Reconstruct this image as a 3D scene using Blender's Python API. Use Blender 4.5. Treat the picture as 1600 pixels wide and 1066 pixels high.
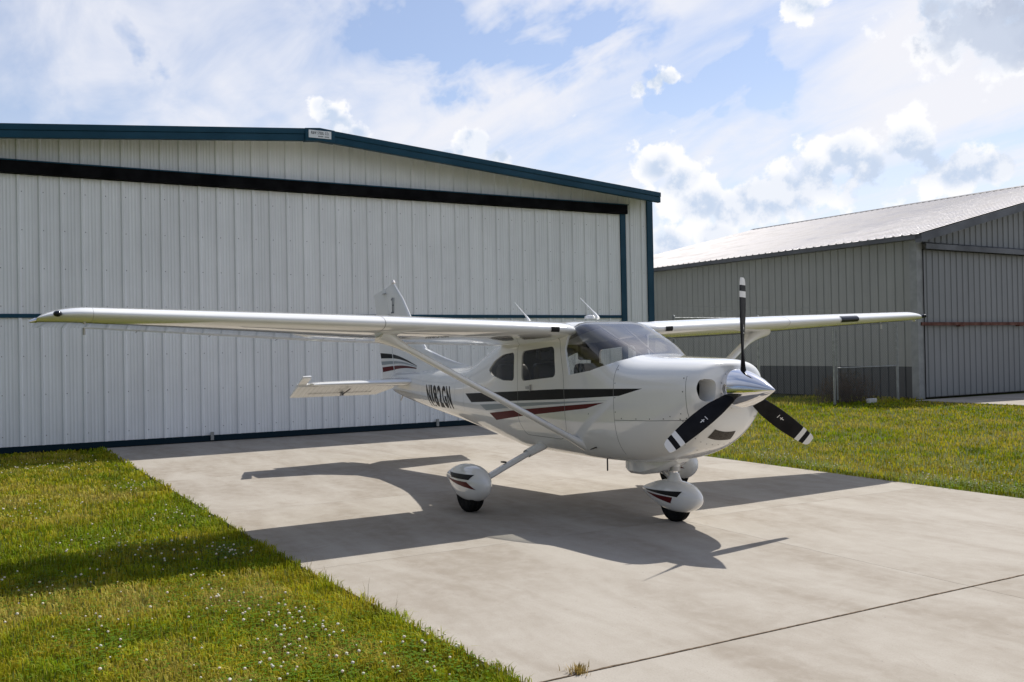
import bpy, bmesh, math, random
import numpy as np
from mathutils import Vector, Matrix
from mathutils.geometry import delaunay_2d_cdt
random.seed(7); rng = np.random.default_rng(11)
for o in list(bpy.data.objects): bpy.data.objects.remove(o)
S = bpy.context.scene
COL = S.collection
R = math.radians

# ------------------------------------------------------------------ camera
CAM = np.array([6.006, -5.911, 1.703]); YAW, PIT, ROLL, FPX = R(150.552), R(0.539), R(-1.076), 1466.0
fw = np.array([math.cos(YAW)*math.cos(PIT), math.sin(YAW)*math.cos(PIT), math.sin(PIT)])
r0 = np.array([math.sin(YAW), -math.cos(YAW), 0.0]); u0 = np.cross(r0, fw)
rt = math.cos(ROLL)*r0 + math.sin(ROLL)*u0; up = -math.sin(ROLL)*r0 + math.cos(ROLL)*u0
cd = bpy.data.cameras.new('camera'); cam = bpy.data.objects.new('camera', cd); COL.objects.link(cam)
M = Matrix(((rt[0], up[0], -fw[0], CAM[0]), (rt[1], up[1], -fw[1], CAM[1]), (rt[2], up[2], -fw[2], CAM[2]), (0, 0, 0, 1)))
cam.matrix_world = M
cd.sensor_width = 36; cd.lens = 36*FPX/1600; cd.clip_start = 0.1; cd.clip_end = 3000
S.camera = cam
S.render.resolution_x, S.render.resolution_y = 1024, 682

# ------------------------------------------------------------------ light
SUN = Vector((-0.256, 0.579, 0.774)).normalized()
SUN_STRENGTH, SKY_STRENGTH, EXPOSURE = 4.8, 0.1, 0.15
ld = bpy.data.lights.new('sun', 'SUN'); ld.energy = SUN_STRENGTH; ld.angle = R(0.53); ld.color = (1, .955, .88)
sun = bpy.data.objects.new('sun', ld); COL.objects.link(sun)
sun.rotation_euler = SUN.to_track_quat('Z', 'Y').to_euler(); sun.location = (0, 0, 30)
S.view_settings.view_transform = 'Standard'; S.view_settings.look = 'None'
S.view_settings.exposure = EXPOSURE; S.view_settings.gamma = 1

# ------------------------------------------------------------------ sky
class NT:
    def __init__(s, tree): s.t = tree; s.n = tree.nodes; s.l = tree.links
    def new(s, typ, **kw):
        nd = s.n.new(typ)
        for k, v in kw.items(): setattr(nd, k, v)
        return nd
    def put(s, sock, v):
        if hasattr(v, 'is_output') or isinstance(v, bpy.types.NodeSocket): s.l.new(v, sock)
        else: sock.default_value = v
    def math(s, op, a, b=0.0, c=0.0, clamp=False):
        nd = s.new('ShaderNodeMath', operation=op, use_clamp=clamp)
        s.put(nd.inputs[0], a); s.put(nd.inputs[1], b); s.put(nd.inputs[2], c); return nd.outputs[0]
    def vmath(s, op, a, b=(0, 0, 0), out=0):
        nd = s.new('ShaderNodeVectorMath', operation=op)
        s.put(nd.inputs[0], a); s.put(nd.inputs[1], b); return nd.outputs[out]
    def step(s, v, lo, hi, a=0.0, b=1.0):
        nd = s.new('ShaderNodeMapRange', interpolation_type='SMOOTHSTEP')
        s.put(nd.inputs[0], v); s.put(nd.inputs[1], lo); s.put(nd.inputs[2], hi); s.put(nd.inputs[3], a); s.put(nd.inputs[4], b)
        return nd.outputs[0]
    def noise(s, vec, scale, detail=4, rough=.5, dist=0.0, out=0):
        nd = s.new('ShaderNodeTexNoise'); s.put(nd.inputs['Vector'], vec)
        nd.inputs['Scale'].default_value = scale; nd.inputs['Detail'].default_value = detail
        nd.inputs['Roughness'].default_value = rough; nd.inputs['Distortion'].default_value = dist
        return nd.outputs[out]
    def mix(s, f, a, b, blend='MIX'):
        nd = s.new('ShaderNodeMix', data_type='RGBA', blend_type=blend)
        s.put(nd.inputs[0], f); s.put(nd.inputs[6], a); s.put(nd.inputs[7], b); return nd.outputs[2]

def pxdir(u, v):
    d = fw + rt*(u-800)/FPX - up*(v-533)/FPX
    return d/np.linalg.norm(d)

world = bpy.data.worlds.new('World'); S.world = world; world.use_nodes = True
w = NT(world.node_tree); w.n.clear()
sky = w.new('ShaderNodeTexSky', sky_type='NISHITA', sun_disc=False)
sky.sun_elevation = math.asin(SUN.z); sky.sun_rotation = math.atan2(SUN.x, SUN.y)
sky.air_density = 1.0; sky.dust_density = 0.6; sky.ozone_density = 1.6
tc = w.new('ShaderNodeTexCoord').outputs['Generated']
sep = w.new('ShaderNodeSeparateXYZ'); w.l.new(tc, sep.inputs[0])
zpos = w.math('MAXIMUM', sep.outputs[2], 0.0)
den = w.math('ADD', zpos, 0.16)
comb = w.new('ShaderNodeCombineXYZ')
w.l.new(w.math('DIVIDE', sep.outputs[0], den), comb.inputs[0]); w.l.new(w.math('DIVIDE', sep.outputs[1], den), comb.inputs[1])
plane = comb.outputs[0]
# thin high cloud: streaky veil
mp = w.new('ShaderNodeMapping'); w.l.new(plane, mp.inputs[0])
mp.inputs['Rotation'].default_value = (0, 0, R(28)); mp.inputs['Scale'].default_value = (0.55, 1.25, 1); mp.inputs['Location'].default_value = (3.1, 1.7, 0)
n1 = w.noise(mp.outputs[0], 0.9, 4, .55, 1.1)
n2 = w.noise(mp.outputs[0], 3.4, 5, .62, .6)
veil = w.math('ADD', w.math('MULTIPLY', n1, .72), w.math('MULTIPLY', n2, .28))
def blobs(lst, vec, zs=1.0):
    cur = None
    sc = w.vmath('MULTIPLY', vec, (1, 1, zs))
    for u, v, r in lst:
        d = pxdir(u, v); d = (d[0], d[1], d[2]*zs)
        t = w.math('SUBTRACT', 1.0, w.math('DIVIDE', w.vmath('DISTANCE', sc, d, 1), r))
        cur = t if cur is None else w.math('MAXIMUM', cur, t)
    return cur
wn = w.noise(tc, 4.0, 6, .62, 0, 1)
warp = w.vmath('ADD', tc, w.vmath('MULTIPLY', w.vmath('SUBTRACT', wn, (.5, .5, .5)), (.34, .34, .22)))
holes = w.math('MAXIMUM', blobs([(670, 70, .10), (800, 90, .09), (900, 40, .10), (640, 160, .06), (1150, 120, .07), (1260, 150, .05), (185, 100, .05), (1040, 130, .05)], warp, 2.0), 0.0)
veil = w.math('SUBTRACT', w.step(veil, .34, .615), w.math('MULTIPLY', w.math('MULTIPLY', holes, 1.6), w.step(n2, .38, .66, 1.15, .25)))
veil = w.math('MAXIMUM', w.math('MINIMUM', veil, 1.0), 0.0)
low = w.step(zpos, 0.02, .30, 1.0, 0.0)
veil = w.math('MAXIMUM', veil, w.math('MULTIPLY', low, .80))
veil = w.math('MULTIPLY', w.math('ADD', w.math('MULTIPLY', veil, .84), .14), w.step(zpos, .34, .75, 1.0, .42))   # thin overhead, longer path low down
# forward scattering: thin cloud is brighter towards the sun and dimmer away from it
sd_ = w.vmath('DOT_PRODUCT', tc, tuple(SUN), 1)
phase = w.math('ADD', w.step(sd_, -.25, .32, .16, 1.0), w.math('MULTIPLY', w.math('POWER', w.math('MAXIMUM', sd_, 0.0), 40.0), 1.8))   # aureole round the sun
# cumulus: lumpy masses, lit from the sun's side, grey-blue below
def lumps(vec):
    a_ = w.noise(vec, 23.0, 7, .64); b_ = w.noise(vec, 60.0, 3, .6)
    vo = w.new('ShaderNodeTexVoronoi', feature='F1'); w.put(vo.inputs['Vector'], vec); vo.inputs['Scale'].default_value = 30
    return w.math('ADD', w.math('ADD', w.math('MULTIPLY', w.math('SUBTRACT', a_, .5), 2.6), w.math('MULTIPLY', w.math('SUBTRACT', b_, .5), .7)), w.math('MULTIPLY', w.math('SUBTRACT', .38, vo.outputs['Distance']), 1.1))
lump = lumps(tc)
lump2 = lumps(w.vmath('ADD', tc, (SUN.x*.016, SUN.y*.016, SUN.z*.016)))
cn2 = w.noise(tc, 9.0, 6, .55, .2)
cum = blobs([(1030, 262, .036), (1062, 285, .040), (1095, 318, .046), (1140, 330, .040), (1185, 312, .044), (1235, 300, .045),
             (1320, 240, .038), (1350, 270, .05), (1420, 228, .043), (1450, 250, .045), (1500, 262, .04), (1560, 262, .032), (1275, 275, .045),
             (1022, 128, .022), (998, 136, .016), (1045, 122, .014), (1255, 6, .026),
             (1520, 10, .075), (1590, 20, .075), (1570, 55, .05),
             (503, 165, .016), (515, 180, .022), (530, 195, .026), (560, 210, .022), (742, 222, .024), (735, 245, .03), (700, 245, .016), (778, 245, .018),
             (1045, 385, .04), (1120, 370, .036)], tc, 1.25)
gen = w.math('SUBTRACT', w.noise(tc, 3.1, 3, .5, .3), w.step(zpos, .06, .30, .56, .98))   # scattered cumulus low all round
cden = w.math('ADD', w.math('MAXIMUM', cum, w.math('MULTIPLY', gen, 2.0)), w.math('MULTIPLY', lump, .92))
cmask = w.step(cden, 0.0, .36)
lit = w.step(w.math('SUBTRACT', lump, lump2), -.40, .34)
thick = w.step(w.math('ADD', cum, w.math('MULTIPLY', w.math('SUBTRACT', cn2, .5), 1.2)), .12, .62)
shadeC = w.math('MULTIPLY', w.math('SUBTRACT', 1.0, w.math('MULTIPLY', lit, .62)), thick)
ccol = w.mix(shadeC, (9.3, 9.3, 9.5, 1), (5.5, 6.4, 7.9, 1))
dark = w.math('MAXIMUM', blobs([(1545, 5, .12), (1610, 15, .12)], warp, 1.2), 0.0)
ccol = w.mix(w.math('MULTIPLY', w.step(dark, .05, .6), w.step(cden, .15, .6)), ccol, w.mix(w.step(cn2, .35, .65), (3.9, 4.5, 5.8, 1), (5.6, 6.2, 7.4, 1)))
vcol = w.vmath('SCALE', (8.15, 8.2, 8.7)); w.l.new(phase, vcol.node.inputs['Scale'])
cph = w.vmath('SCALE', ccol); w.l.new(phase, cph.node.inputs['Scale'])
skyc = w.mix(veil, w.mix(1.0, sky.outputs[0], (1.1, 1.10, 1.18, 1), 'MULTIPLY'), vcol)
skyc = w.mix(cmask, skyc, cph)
world.cycles.sampling_method = 'MANUAL'; world.cycles.sample_map_resolution = 512
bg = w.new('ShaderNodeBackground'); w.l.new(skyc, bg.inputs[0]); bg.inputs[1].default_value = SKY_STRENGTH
wo = w.new('ShaderNodeOutputWorld'); w.l.new(bg.outputs[0], wo.inputs[0])

# ------------------------------------------------------------------ materials
MATS = {}
def mat(name, col, rough=.5, metal=0.0, coat=0.0, var=0.0, vscale=3.0, bump=0.0, bscale=20.0, spec=.5, bdist=.01):
    m = bpy.data.materials.new(name); m.use_nodes = True; t = NT(m.node_tree)
    b = t.n['Principled BSDF']
    b.inputs['Base Color'].default_value = (*col, 1); b.inputs['Roughness'].default_value = rough
    b.inputs['Metallic'].default_value = metal; b.inputs['Coat Weight'].default_value = coat
    b.inputs['Coat Roughness'].default_value = .03; b.inputs['Specular IOR Level'].default_value = spec
    co = t.new('ShaderNodeTexCoord').outputs['Object']
    if var:
        n = t.noise(co, vscale, 6, .6)
        k = t.step(n, .3, .7, 1-var, 1+var)
        nd = t.vmath('MULTIPLY', (*col,), (1, 1, 1)); cb = t.new('ShaderNodeVectorMath', operation='SCALE')
        t.l.new(nd, cb.inputs[0]); t.l.new(k, cb.inputs['Scale']); t.l.new(cb.outputs[0], b.inputs['Base Color'])
        t.l.new(t.step(n, .3, .7, rough*1.25, rough*.8), b.inputs['Roughness'])
    if bump:
        bp = t.new('ShaderNodeBump'); bp.inputs['Strength'].default_value = bump; bp.inputs['Distance'].default_value = bdist
        t.l.new(t.noise(co, bscale, 3, .5), bp.inputs['Height']); t.l.new(bp.outputs[0], b.inputs['Normal'])
    MATS[name] = m; return m

WHITE = mat('white_paint', (.83, .83, .81), .10, coat=1.0, var=.025, vscale=1.2, bump=.16, bscale=3.2, bdist=.02)
BLACKP = mat('black_paint', (.009, .009, .010), .38, spec=.18)
GREYP = mat('grey_paint', (.30, .34, .36), .38, spec=.3)
REDP = mat('maroon_paint', (.105, .006, .008), .38, spec=.18)
SEAM = mat('panel_seam', (.20, .20, .20), .7)
RIVET = mat('rivet_dark', (.12, .12, .12), .5)
INTER = mat('cabin_trim', (.13, .115, .095), .8, var=.1)
LEATHER = mat('seat_leather', (.045, .042, .042), .55, bump=.2, bscale=60)
PLASTIC = mat('black_plastic', (.02, .02, .022), .5)
CHROME = mat('polished_metal', (.86, .86, .87), .045, metal=1.0, var=.02, vscale=8)
STEEL = mat('bare_steel', (.45, .45, .46), .35, metal=.8)
RUBBER = mat('tyre_rubber', (.011, .011, .011), .85, var=.2, vscale=20, spec=.15)
PROPB = mat('propeller_black', (.007, .007, .009), .5, var=.2, vscale=9, spec=.12)
PROPW = mat('propeller_white', (.72, .72, .70), .45)
DARKV = mat('dark_vent', (.008, .008, .008), .8)
LENS = mat('light_lens', (.008, .010, .016), .12, spec=.4)
TEAL = mat('teal_trim', (.004, .050, .088), .45, var=.10, vscale=1.5, spec=.25)
BLKTRIM = mat('black_header', (.005, .005, .006), .8, var=.2, spec=.1)
ROOFW = mat('pale_roof_steel', (.55, .56, .57), .4, metal=.2)
SIGNW = mat('sign_white', (.75, .78, .80), .5)
INK = mat('sign_ink', (.02, .022, .03), .6)
G_TRIM = mat('charcoal_trim', (.075, .08, .092), .5, var=.15, vscale=1.0)
G_ROOF = mat('galvanised_roof', (.385, .37, .37), .45, metal=.58, var=.14, vscale=.9)
RUST = mat('rusty_steel', (.11, .035, .02), .75, var=.35, vscale=4)
GALV = mat('galvanised_pipe', (.30, .31, .30), .55, metal=.4, var=.12, vscale=9)
STONE = mat('pale_block', (.55, .54, .51), .8, var=.15, vscale=12)

def panel_mat(name, col, zlow=None, low=None, rough=.45):
    """painted sheet steel: faint vertical weather streaks and dust"""
    m = mat(name, col, rough); t = NT(m.node_tree); b = t.n['Principled BSDF']
    co = t.new('ShaderNodeTexCoord').outputs['Object']
    mpn = t.new('ShaderNodeMapping'); t.l.new(co, mpn.inputs[0]); mpn.inputs['Scale'].default_value = (7, 7, .35)
    st = t.noise(mpn.outputs[0], 1.0, 6, .65)
    bl = t.noise(co, .6, 5, .6)
    oi = t.new('ShaderNodeObjectInfo').outputs['Random']
    k = t.math('ADD', t.step(st, .3, .75, .93, 1.03), t.step(bl, .3, .7, -.04, .04))
    k = t.math('ADD', k, t.math('MULTIPLY', t.math('SUBTRACT', oi, .5), .035))
    base = (*col, 1)
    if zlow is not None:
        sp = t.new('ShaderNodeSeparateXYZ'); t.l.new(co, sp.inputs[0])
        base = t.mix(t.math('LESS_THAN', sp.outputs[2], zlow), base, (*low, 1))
    sc = t.new('ShaderNodeVectorMath', operation='SCALE'); t.put(sc.inputs[0], base if not isinstance(base, tuple) else col)
    t.l.new(k, sc.inputs['Scale']); t.l.new(sc.outputs[0], b.inputs['Base Color'])
    return m
H1WALL = panel_mat('white_sheet_steel', (.80, .815, .82))
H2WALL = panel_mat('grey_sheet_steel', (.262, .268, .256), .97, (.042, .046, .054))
H2DOOR = panel_mat('grey_door_steel', (.205, .215, .225))

def glass_mat(name, tint, refl=.05, pw=4.5):
    m = bpy.data.materials.new(name); m.use_nodes = True; t = NT(m.node_tree); t.n.clear()
    lw = t.new('ShaderNodeLayerWeight'); lw.inputs['Blend'].default_value = .5
    f = t.math('POWER', lw.outputs['Facing'], pw)
    f = t.math('MULTIPLY_ADD', f, 1-refl, refl)
    tr = t.new('ShaderNodeBsdfTransparent'); tr.inputs[0].default_value = (*tint, 1)
    gl = t.new('ShaderNodeBsdfGlossy'); gl.inputs['Roughness'].default_value = .03
    bp = t.new('ShaderNodeBump'); bp.inputs['Strength'].default_value = .25; bp.inputs['Distance'].default_value = .02
    t.l.new(t.noise(t.new('ShaderNodeTexCoord').outputs['Object'], 3.5, 3, .5), bp.inputs['Height'])
    t.l.new(bp.outputs[0], gl.inputs['Normal'])
    mx = t.new('ShaderNodeMixShader'); t.l.new(f, mx.inputs[0]); t.l.new(tr.outputs[0], mx.inputs[1]); t.l.new(gl.outputs[0], mx.inputs[2])
    out = t.new('ShaderNodeOutputMaterial'); t.l.new(mx.outputs[0], out.inputs[0])
    return m
GLASS = glass_mat('side_window_glass', (.74, .73, .70), .035)
WSHIELD = glass_mat('windshield_glass', (.84, .85, .84), .075, 2.8)

def concrete():
    m = bpy.data.materials.new('concrete'); m.use_nodes = True; t = NT(m.node_tree); b = t.n['Principled BSDF']
    geo = t.new('ShaderNodeNewGeometry').outputs['Position']
    oi = t.new('ShaderNodeObjectInfo').outputs['Random']
    off = t.new('ShaderNodeCombineXYZ'); t.l.new(t.math('MULTIPLY', oi, 37.0), off.inputs[0]); t.l.new(t.math('MULTIPLY', oi, 11.0), off.inputs[1])
    p = t.vmath('ADD', geo, off.outputs[0])
    mpn = t.new('ShaderNodeMapping'); t.l.new(p, mpn.inputs[0]); mpn.inputs['Scale'].default_value = (.45, 1.5, 1); mpn.inputs['Rotation'].default_value = (0, 0, R(6))
    big = t.noise(mpn.outputs[0], .9, 7, .62, .5)
    mid = t.noise(p, 5.5, 6, .65, .3)
    fine = t.noise(p, 90, 3, .7)
    spk = t.noise(p, 38, 2, .5)
    c = t.mix(t.step(big, .32, .68), (.262, .226, .182, 1), (.366, .334, .288, 1))
    c = t.mix(t.step(mid, .35, .72, 0, .45), c, (.40, .368, .322, 1))
    c = t.mix(t.step(fine, .45, .75, 0, .35), c, (.215, .192, .162, 1))
    c = t.mix(t.step(spk, .70, .76, 0, .55), c, (.16, .15, .14, 1))
    stn = t.noise(p, 1.7, 5, .7, 1.2)
    c = t.mix(t.step(stn, .60, .74, 0, .35), c, (.215, .172, .130, 1))
    t.l.new(c, b.inputs['Base Color']); b.inputs['Roughness'].default_value = .86; b.inputs['Specular IOR Level'].default_value = .3
    mb = t.new('ShaderNodeMapping'); t.l.new(p, mb.inputs[0]); mb.inputs['Scale'].default_value = (60, 9, 1)
    br = t.noise(mb.outputs[0], 3, 3, .6)
    h = t.math('ADD', t.math('MULTIPLY', fine, .6), t.math('MULTIPLY', br, .5))
    bp = t.new('ShaderNodeBump'); bp.inputs['Strength'].default_value = .35; bp.inputs['Distance'].default_value = .006
    t.l.new(h, bp.inputs['Height']); t.l.new(bp.outputs[0], b.inputs['Normal'])
    return m
CONC = concrete()

def soil():
    m = bpy.data.materials.new('lawn_soil'); m.use_nodes = True; t = NT(m.node_tree); b = t.n['Principled BSDF']
    geo = t.new('ShaderNodeNewGeometry').outputs['Position']
    a = t.noise(geo, 1.3, 6, .6); f = t.noise(geo, 40, 4, .7)
    c = t.mix(t.step(a, .35, .65), (.052, .075, .014, 1), (.10, .095, .030, 1))
    c = t.mix(t.step(f, .4, .7, 0, .6), c, (.035, .045, .012, 1))
    t.l.new(c, b.inputs['Base Color']); b.inputs['Roughness'].default_value = .95; b.inputs['Specular IOR Level'].default_value = .1
    return m
SOIL = soil()

def leafmat(name, trans=.35, rough=.5):
    m = bpy.data.materials.new(name); m.use_nodes = True; t = NT(m.node_tree); b = t.n['Principled BSDF']
    at = t.new('ShaderNodeAttribute', attribute_name='Col').outputs['Color']
    t.l.new(at, b.inputs['Base Color']); b.inputs['Roughness'].default_value = rough; b.inputs['Specular IOR Level'].default_value = .08
    tl = t.new('ShaderNodeBsdfTranslucent'); t.l.new(at, tl.inputs[0])
    mx = t.new('ShaderNodeMixShader'); mx.inputs[0].default_value = trans
    t.l.new(b.outputs[0], mx.inputs[1]); t.l.new(tl.outputs[0], mx.inputs[2])
    t.l.new(mx.outputs[0], t.n['Material Output'].inputs[0]); return m
GRASSM = leafmat('grass_blades'); PETALM = leafmat('clover_petals', .25, .7)

# ------------------------------------------------------------------ mesh helpers
def tag(o, label=None, cat=None, group=None, kind=None):
    if label: o['label'] = label
    if cat: o['category'] = cat
    if group: o['group'] = group
    if kind: o['kind'] = kind
    return o
def empty(name, loc=(0, 0, 0), rz=0.0, parent=None):
    o = bpy.data.objects.new(name, None); COL.objects.link(o); o.location = loc; o.rotation_euler = (0, 0, rz)
    o.empty_display_size = .2
    if parent: o.parent = parent
    return o
def link(name, me, mats, parent=None):
    o = bpy.data.objects.new(name, me); COL.objects.link(o)
    for m in (mats if isinstance(mats, (list, tuple)) else [mats]):
        if not me.materials or m.name not in [x.name for x in me.materials] or isinstance(mats, list): me.materials.append(m)
    if parent: o.parent = parent
    return o
def mesh(name, V, F, mats, parent=None, smooth=None, fix=True, midx=None):
    me = bpy.data.meshes.new(name); me.from_pydata([tuple(map(float, v)) for v in V], [], [tuple(map(int, f)) for f in F])
    if midx is not None: me.polygons.foreach_set('material_index', np.array(midx, dtype=np.int32))
    if fix:
        bm = bmesh.new(); bm.from_mesh(me); bmesh.ops.recalc_face_normals(bm, faces=bm.faces); bm.to_mesh(me); bm.free()
    if smooth is not None:
        me.polygons.foreach_set('use_smooth', np.ones(len(me.polygons), dtype=bool))
        if smooth < 180: me.set_sharp_from_angle(angle=R(smooth))
    me.update()
    return link(name, me, mats, parent)
class MB:
    def __init__(s): s.V = []; s.F = []; s.I = []
    def add(s, V, F, mi=0):
        o = len(s.V); s.V += [tuple(v) for v in V]; s.F += [tuple(i+o for i in f) for f in F]; s.I += [mi]*len(F); return s
    def box(s, a, b, mi=0):
        x0, y0, z0 = a; x1, y1, z1 = b
        V = [(x, y, z) for x in (x0, x1) for y in (y0, y1) for z in (z0, z1)]
        return s.add(V, [(0, 1, 3, 2), (4, 6, 7, 5), (0, 4, 5, 1), (2, 3, 7, 6), (0, 2, 6, 4), (1, 5, 7, 3)], mi)
    def tube(s, pts, rad, n=10, mi=0):
        P = [Vector(p) for p in pts]; rad = rad if isinstance(rad, (list, tuple)) else [rad]*len(P)
        secs = []
        for i, p in enumerate(P):
            d = (P[min(i+1, len(P)-1)]-P[max(i-1, 0)]).normalized()
            a = d.orthogonal().normalized() if i == 0 else (a-d*a.dot(d)).normalized()
            b = d.cross(a)
            secs.append([p+(a*math.cos(q*2*math.pi/n)+b*math.sin(q*2*math.pi/n))*rad[i] for q in range(n)])
        return s.loft(secs, mi=mi)
    def loft(s, secs, cap=True, mi=0, closed=True):
        n = len(secs[0]); V = [p for sec in secs for p in sec]; F = []
        for i in range(len(secs)-1):
            for j in range(n if closed else n-1):
                k = (j+1) % n; F.append((i*n+j, i*n+k, (i+1)*n+k, (i+1)*n+j))
        if cap: F.append(tuple(range(n-1, -1, -1))); F.append(tuple((len(secs)-1)*n+j for j in range(n)))
        return s.add(V, F, mi)
    def build(s, name, mats, parent=None, smooth=None, bevel=0.0):
        if bevel:
            me = bpy.data.meshes.new('tmp'); me.from_pydata(s.V, [], s.F); bm = bmesh.new(); bm.from_mesh(me)
            bmesh.ops.recalc_face_normals(bm, faces=bm.faces)
            bmesh.ops.bevel(bm, geom=bm.edges[:], offset=bevel, segments=3, profile=.6, affect='EDGES')
            me2 = bpy.data.meshes.new(name); bm.to_mesh(me2); bm.free(); bpy.data.meshes.remove(me)
            me2.polygons.foreach_set('use_smooth', np.ones(len(me2.polygons), dtype=bool)); me2.set_sharp_from_angle(angle=R(50))
            return link(name, me2, mats, parent)
        return mesh(name, s.V, s.F, mats, parent, smooth, True, s.I)
def grid_faces(nu, nv):
    return [(i*nv+j, i*nv+j+1, (i+1)*nv+j+1, (i+1)*nv+j) for i in range(nu-1) for j in range(nv-1)]

# ------------------------------------------------------------------ ground
bm_ = MB(); bm_.add([(-420, -420, -.03), (420, -420, -.03), (420, 420, -.03), (-420, 420, -.03)], [(0, 1, 2, 3)])
tag(bm_.build('lawn', SOIL), kind='structure')
def y_left(x): return float(np.interp(x, [-13.2, -2.75, -.24, 1.87], [-3.96, -3.75, -3.67, -3.52]))
def slab_set(name, xs, ys, gap, parent_label):
    base = MB().box((xs[0]+.01, ys[0]+.25, -.12), (xs[-1]-.01, ys[-1]-.01, -.022)).build(name, MATS['lawn_soil'] if 'lawn_soil' in MATS else SOIL)
    tag(base, kind='structure')
    for i in range(len(xs)-1):
        for j in range(len(ys)-1):
            g0, g1 = gap.get(xs[i], .004)/2, gap.get(xs[i+1], .004)/2
            b = MB().box((xs[i]+g0, ys[j]+.002, -.10), (xs[i+1]-g1, ys[j+1]-.002, 0))
            if name == 'apron' and j == 0:
                for q_ in range(8):
                    v_ = b.V[q_]
                    if v_[1] < -3: b.V[q_] = (v_[0], y_left(v_[0]), v_[2])
            b.build('concrete_slab', CONC, base)
slab_set('apron', [-13.15, -10.6, -7.49, -4.37, -1.25, 1.87], [-3.75, .05, 3.82], {1.87: .010}, '')
slab_set('taxiway', [1.88, 5.7, 9.5, 13.3], [-22.8+.05+3.8*k for k in range(13)], {1.88: .004}, '')
slab_set('neighbouring_apron', [-12.2, -8.6, -5.0, -1.4, 1.87], [17.8, 21.6, 25.4, 29.2, 33.0], {}, '')

# dirt packed in the wide joint between apron and taxiway
b = MB(); ys_ = np.arange(-3.51, 3.81, .02); wl = .004+.007*np.abs(np.convolve(rng.normal(0, 1, len(ys_)), np.ones(5)/5, 'same')); wr = .004+.007*np.abs(np.convolve(rng.normal(0, 1, len(ys_)), np.ones(5)/5, 'same'))
n_ = len(ys_); b.add([(1.873-l_, y_, .0035) for y_, l_ in zip(ys_, wl)]+[(1.873+r_, y_, .0035) for y_, r_ in zip(ys_, wr)], [(i, i+1, n_+i+1, n_+i) for i in range(n_-1)])
b.build('joint_dirt', mat('packed_dirt', (.13, .095, .065), .95, var=.4, vscale=25, spec=.1), bpy.data.objects['apron'])

# ------------------------------------------------------------------ corrugated sheet
PITCH = .3525
def sheet_profile(y0, y1, pitch, phase, h=.030, minor=True):
    """outline (across, depth) of ribbed sheet between y0 and y1, ribs centred at phase + k*pitch"""
    pts = []
    k0 = math.floor((y0-phase)/pitch)-1; k1 = math.ceil((y1-phase)/pitch)+1
    for k in range(k0, k1+1):
        c = phase+k*pitch
        pts += [(c-.040, 0), (c-.017, h), (c+.017, h), (c+.040, 0)]
        if minor:
            for q in (.33, .5, .67):
                m = c+pitch*q; pts += [(m-.018, 0), (m-.009, .0045), (m+.009, .0045), (m+.018, 0)]
    def at(y):
        for (a, da), (b, db) in zip(pts, pts[1:]):
            if a <= y <= b: return da+(db-da)*(y-a)/max(b-a, 1e-9)
        return 0
    out = [(y0, at(y0))]+[p for p in pts if y0+1e-4 < p[0] < y1-1e-4]+[(y1, at(y1))]
    return out
def sheet(name, mp, y0, y1, z0, ztop, mats, parent, pitch=PITCH, phase=-5.315, h=.030, minor=True, screws=(), share=None, zbot=None):
    """mp(across, depth, z) -> point; ztop number or function of across"""
    pr = sheet_profile(y0, y1, pitch, phase, h, minor)
    zt = ztop if callable(ztop) else (lambda y: ztop)
    zb = zbot if zbot else (lambda y: z0)
    b = MB(); n = len(pr)
    b.add([mp(y, d, zb(y)) for y, d in pr]+[mp(y, d, zt(y)) for y, d in pr], [(i, i+1, n+i+1, n+i) for i in range(n-1)])
    for sz in screws:
        k0 = math.ceil((y0-phase)/pitch); k = k0
        while phase+k*pitch+.055 < y1:
            c = phase+k*pitch+.055; r = .009
            if sz < zt(c)-.05 and sz > z0:
                V = [mp(c+r*math.cos(q*math.pi/3), .0005, sz+r*math.sin(q*math.pi/3)) for q in range(6)]+[mp(c, .007, sz)]
                b.add(V, [(q, (q+1) % 6, 6) for q in range(6)], 1)
            k += 1
    return b.build(name, [mats, RIVET], parent, None)

# ------------------------------------------------------------------ hangar with teal trim
XH = -13.19
h1 = tag(empty('metal_hangar', (XH, .3, 0)), 'white ribbed steel hangar with teal trim and wide bifold door behind the airplane', 'hangar')
def P1(p): return (p[0]-XH, p[1]-.3, p[2])
def h1mp(dx): return lambda y, d, z: (dx+d, y-.3, z)
def h1box(name, a, b, m, parent=h1, bevel=0): return MB().box(P1(a), P1(b)).build(name, m, parent, None, bevel)
PK = .32
def roofz(y): return 6.19-.0835*abs(y-PK)
h1box('wall_core', (XH-.25, -8.5, 0), (XH-.08, 9.05, 5.30), H1WALL)
b = MB(); g = [P1((XH-.25, -8.5, 5.3)), P1((XH-.25, 9.05, 5.3)), P1((XH-.25, 9.05, roofz(9.05))), P1((XH-.25, PK, roofz(PK))), P1((XH-.25, -8.5, roofz(-8.5)))]
g2 = [(p[0]+.17, p[1], p[2]) for p in g]; b.loft([g, g2]); b.build('gable_core', H1WALL, h1)
ys = [-8.5+.0]+[-5.315-.05-PITCH*3*k for k in range(2, 0, -1)]+[-5.315-.05+PITCH*3*k for k in range(0, 14)]
ys = [y for y in ys if y < 8.0]+[8.24]
for a, c in zip(ys, ys[1:]):
    sheet('wall_panel', h1mp(0), a, c, 5.22, lambda y: roofz(y)+.02, H1WALL, h1)
sheet('wall_panel', h1mp(0), 8.24, 8.96, .05, lambda y: roofz(y)+.02, H1WALL, h1, screws=(1.2, 2.4, 3.6, 4.8))
sheet('wall_panel', h1mp(0), -8.5, -7.75, .05, lambda y: roofz(y)+.02, H1WALL, h1)
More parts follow.
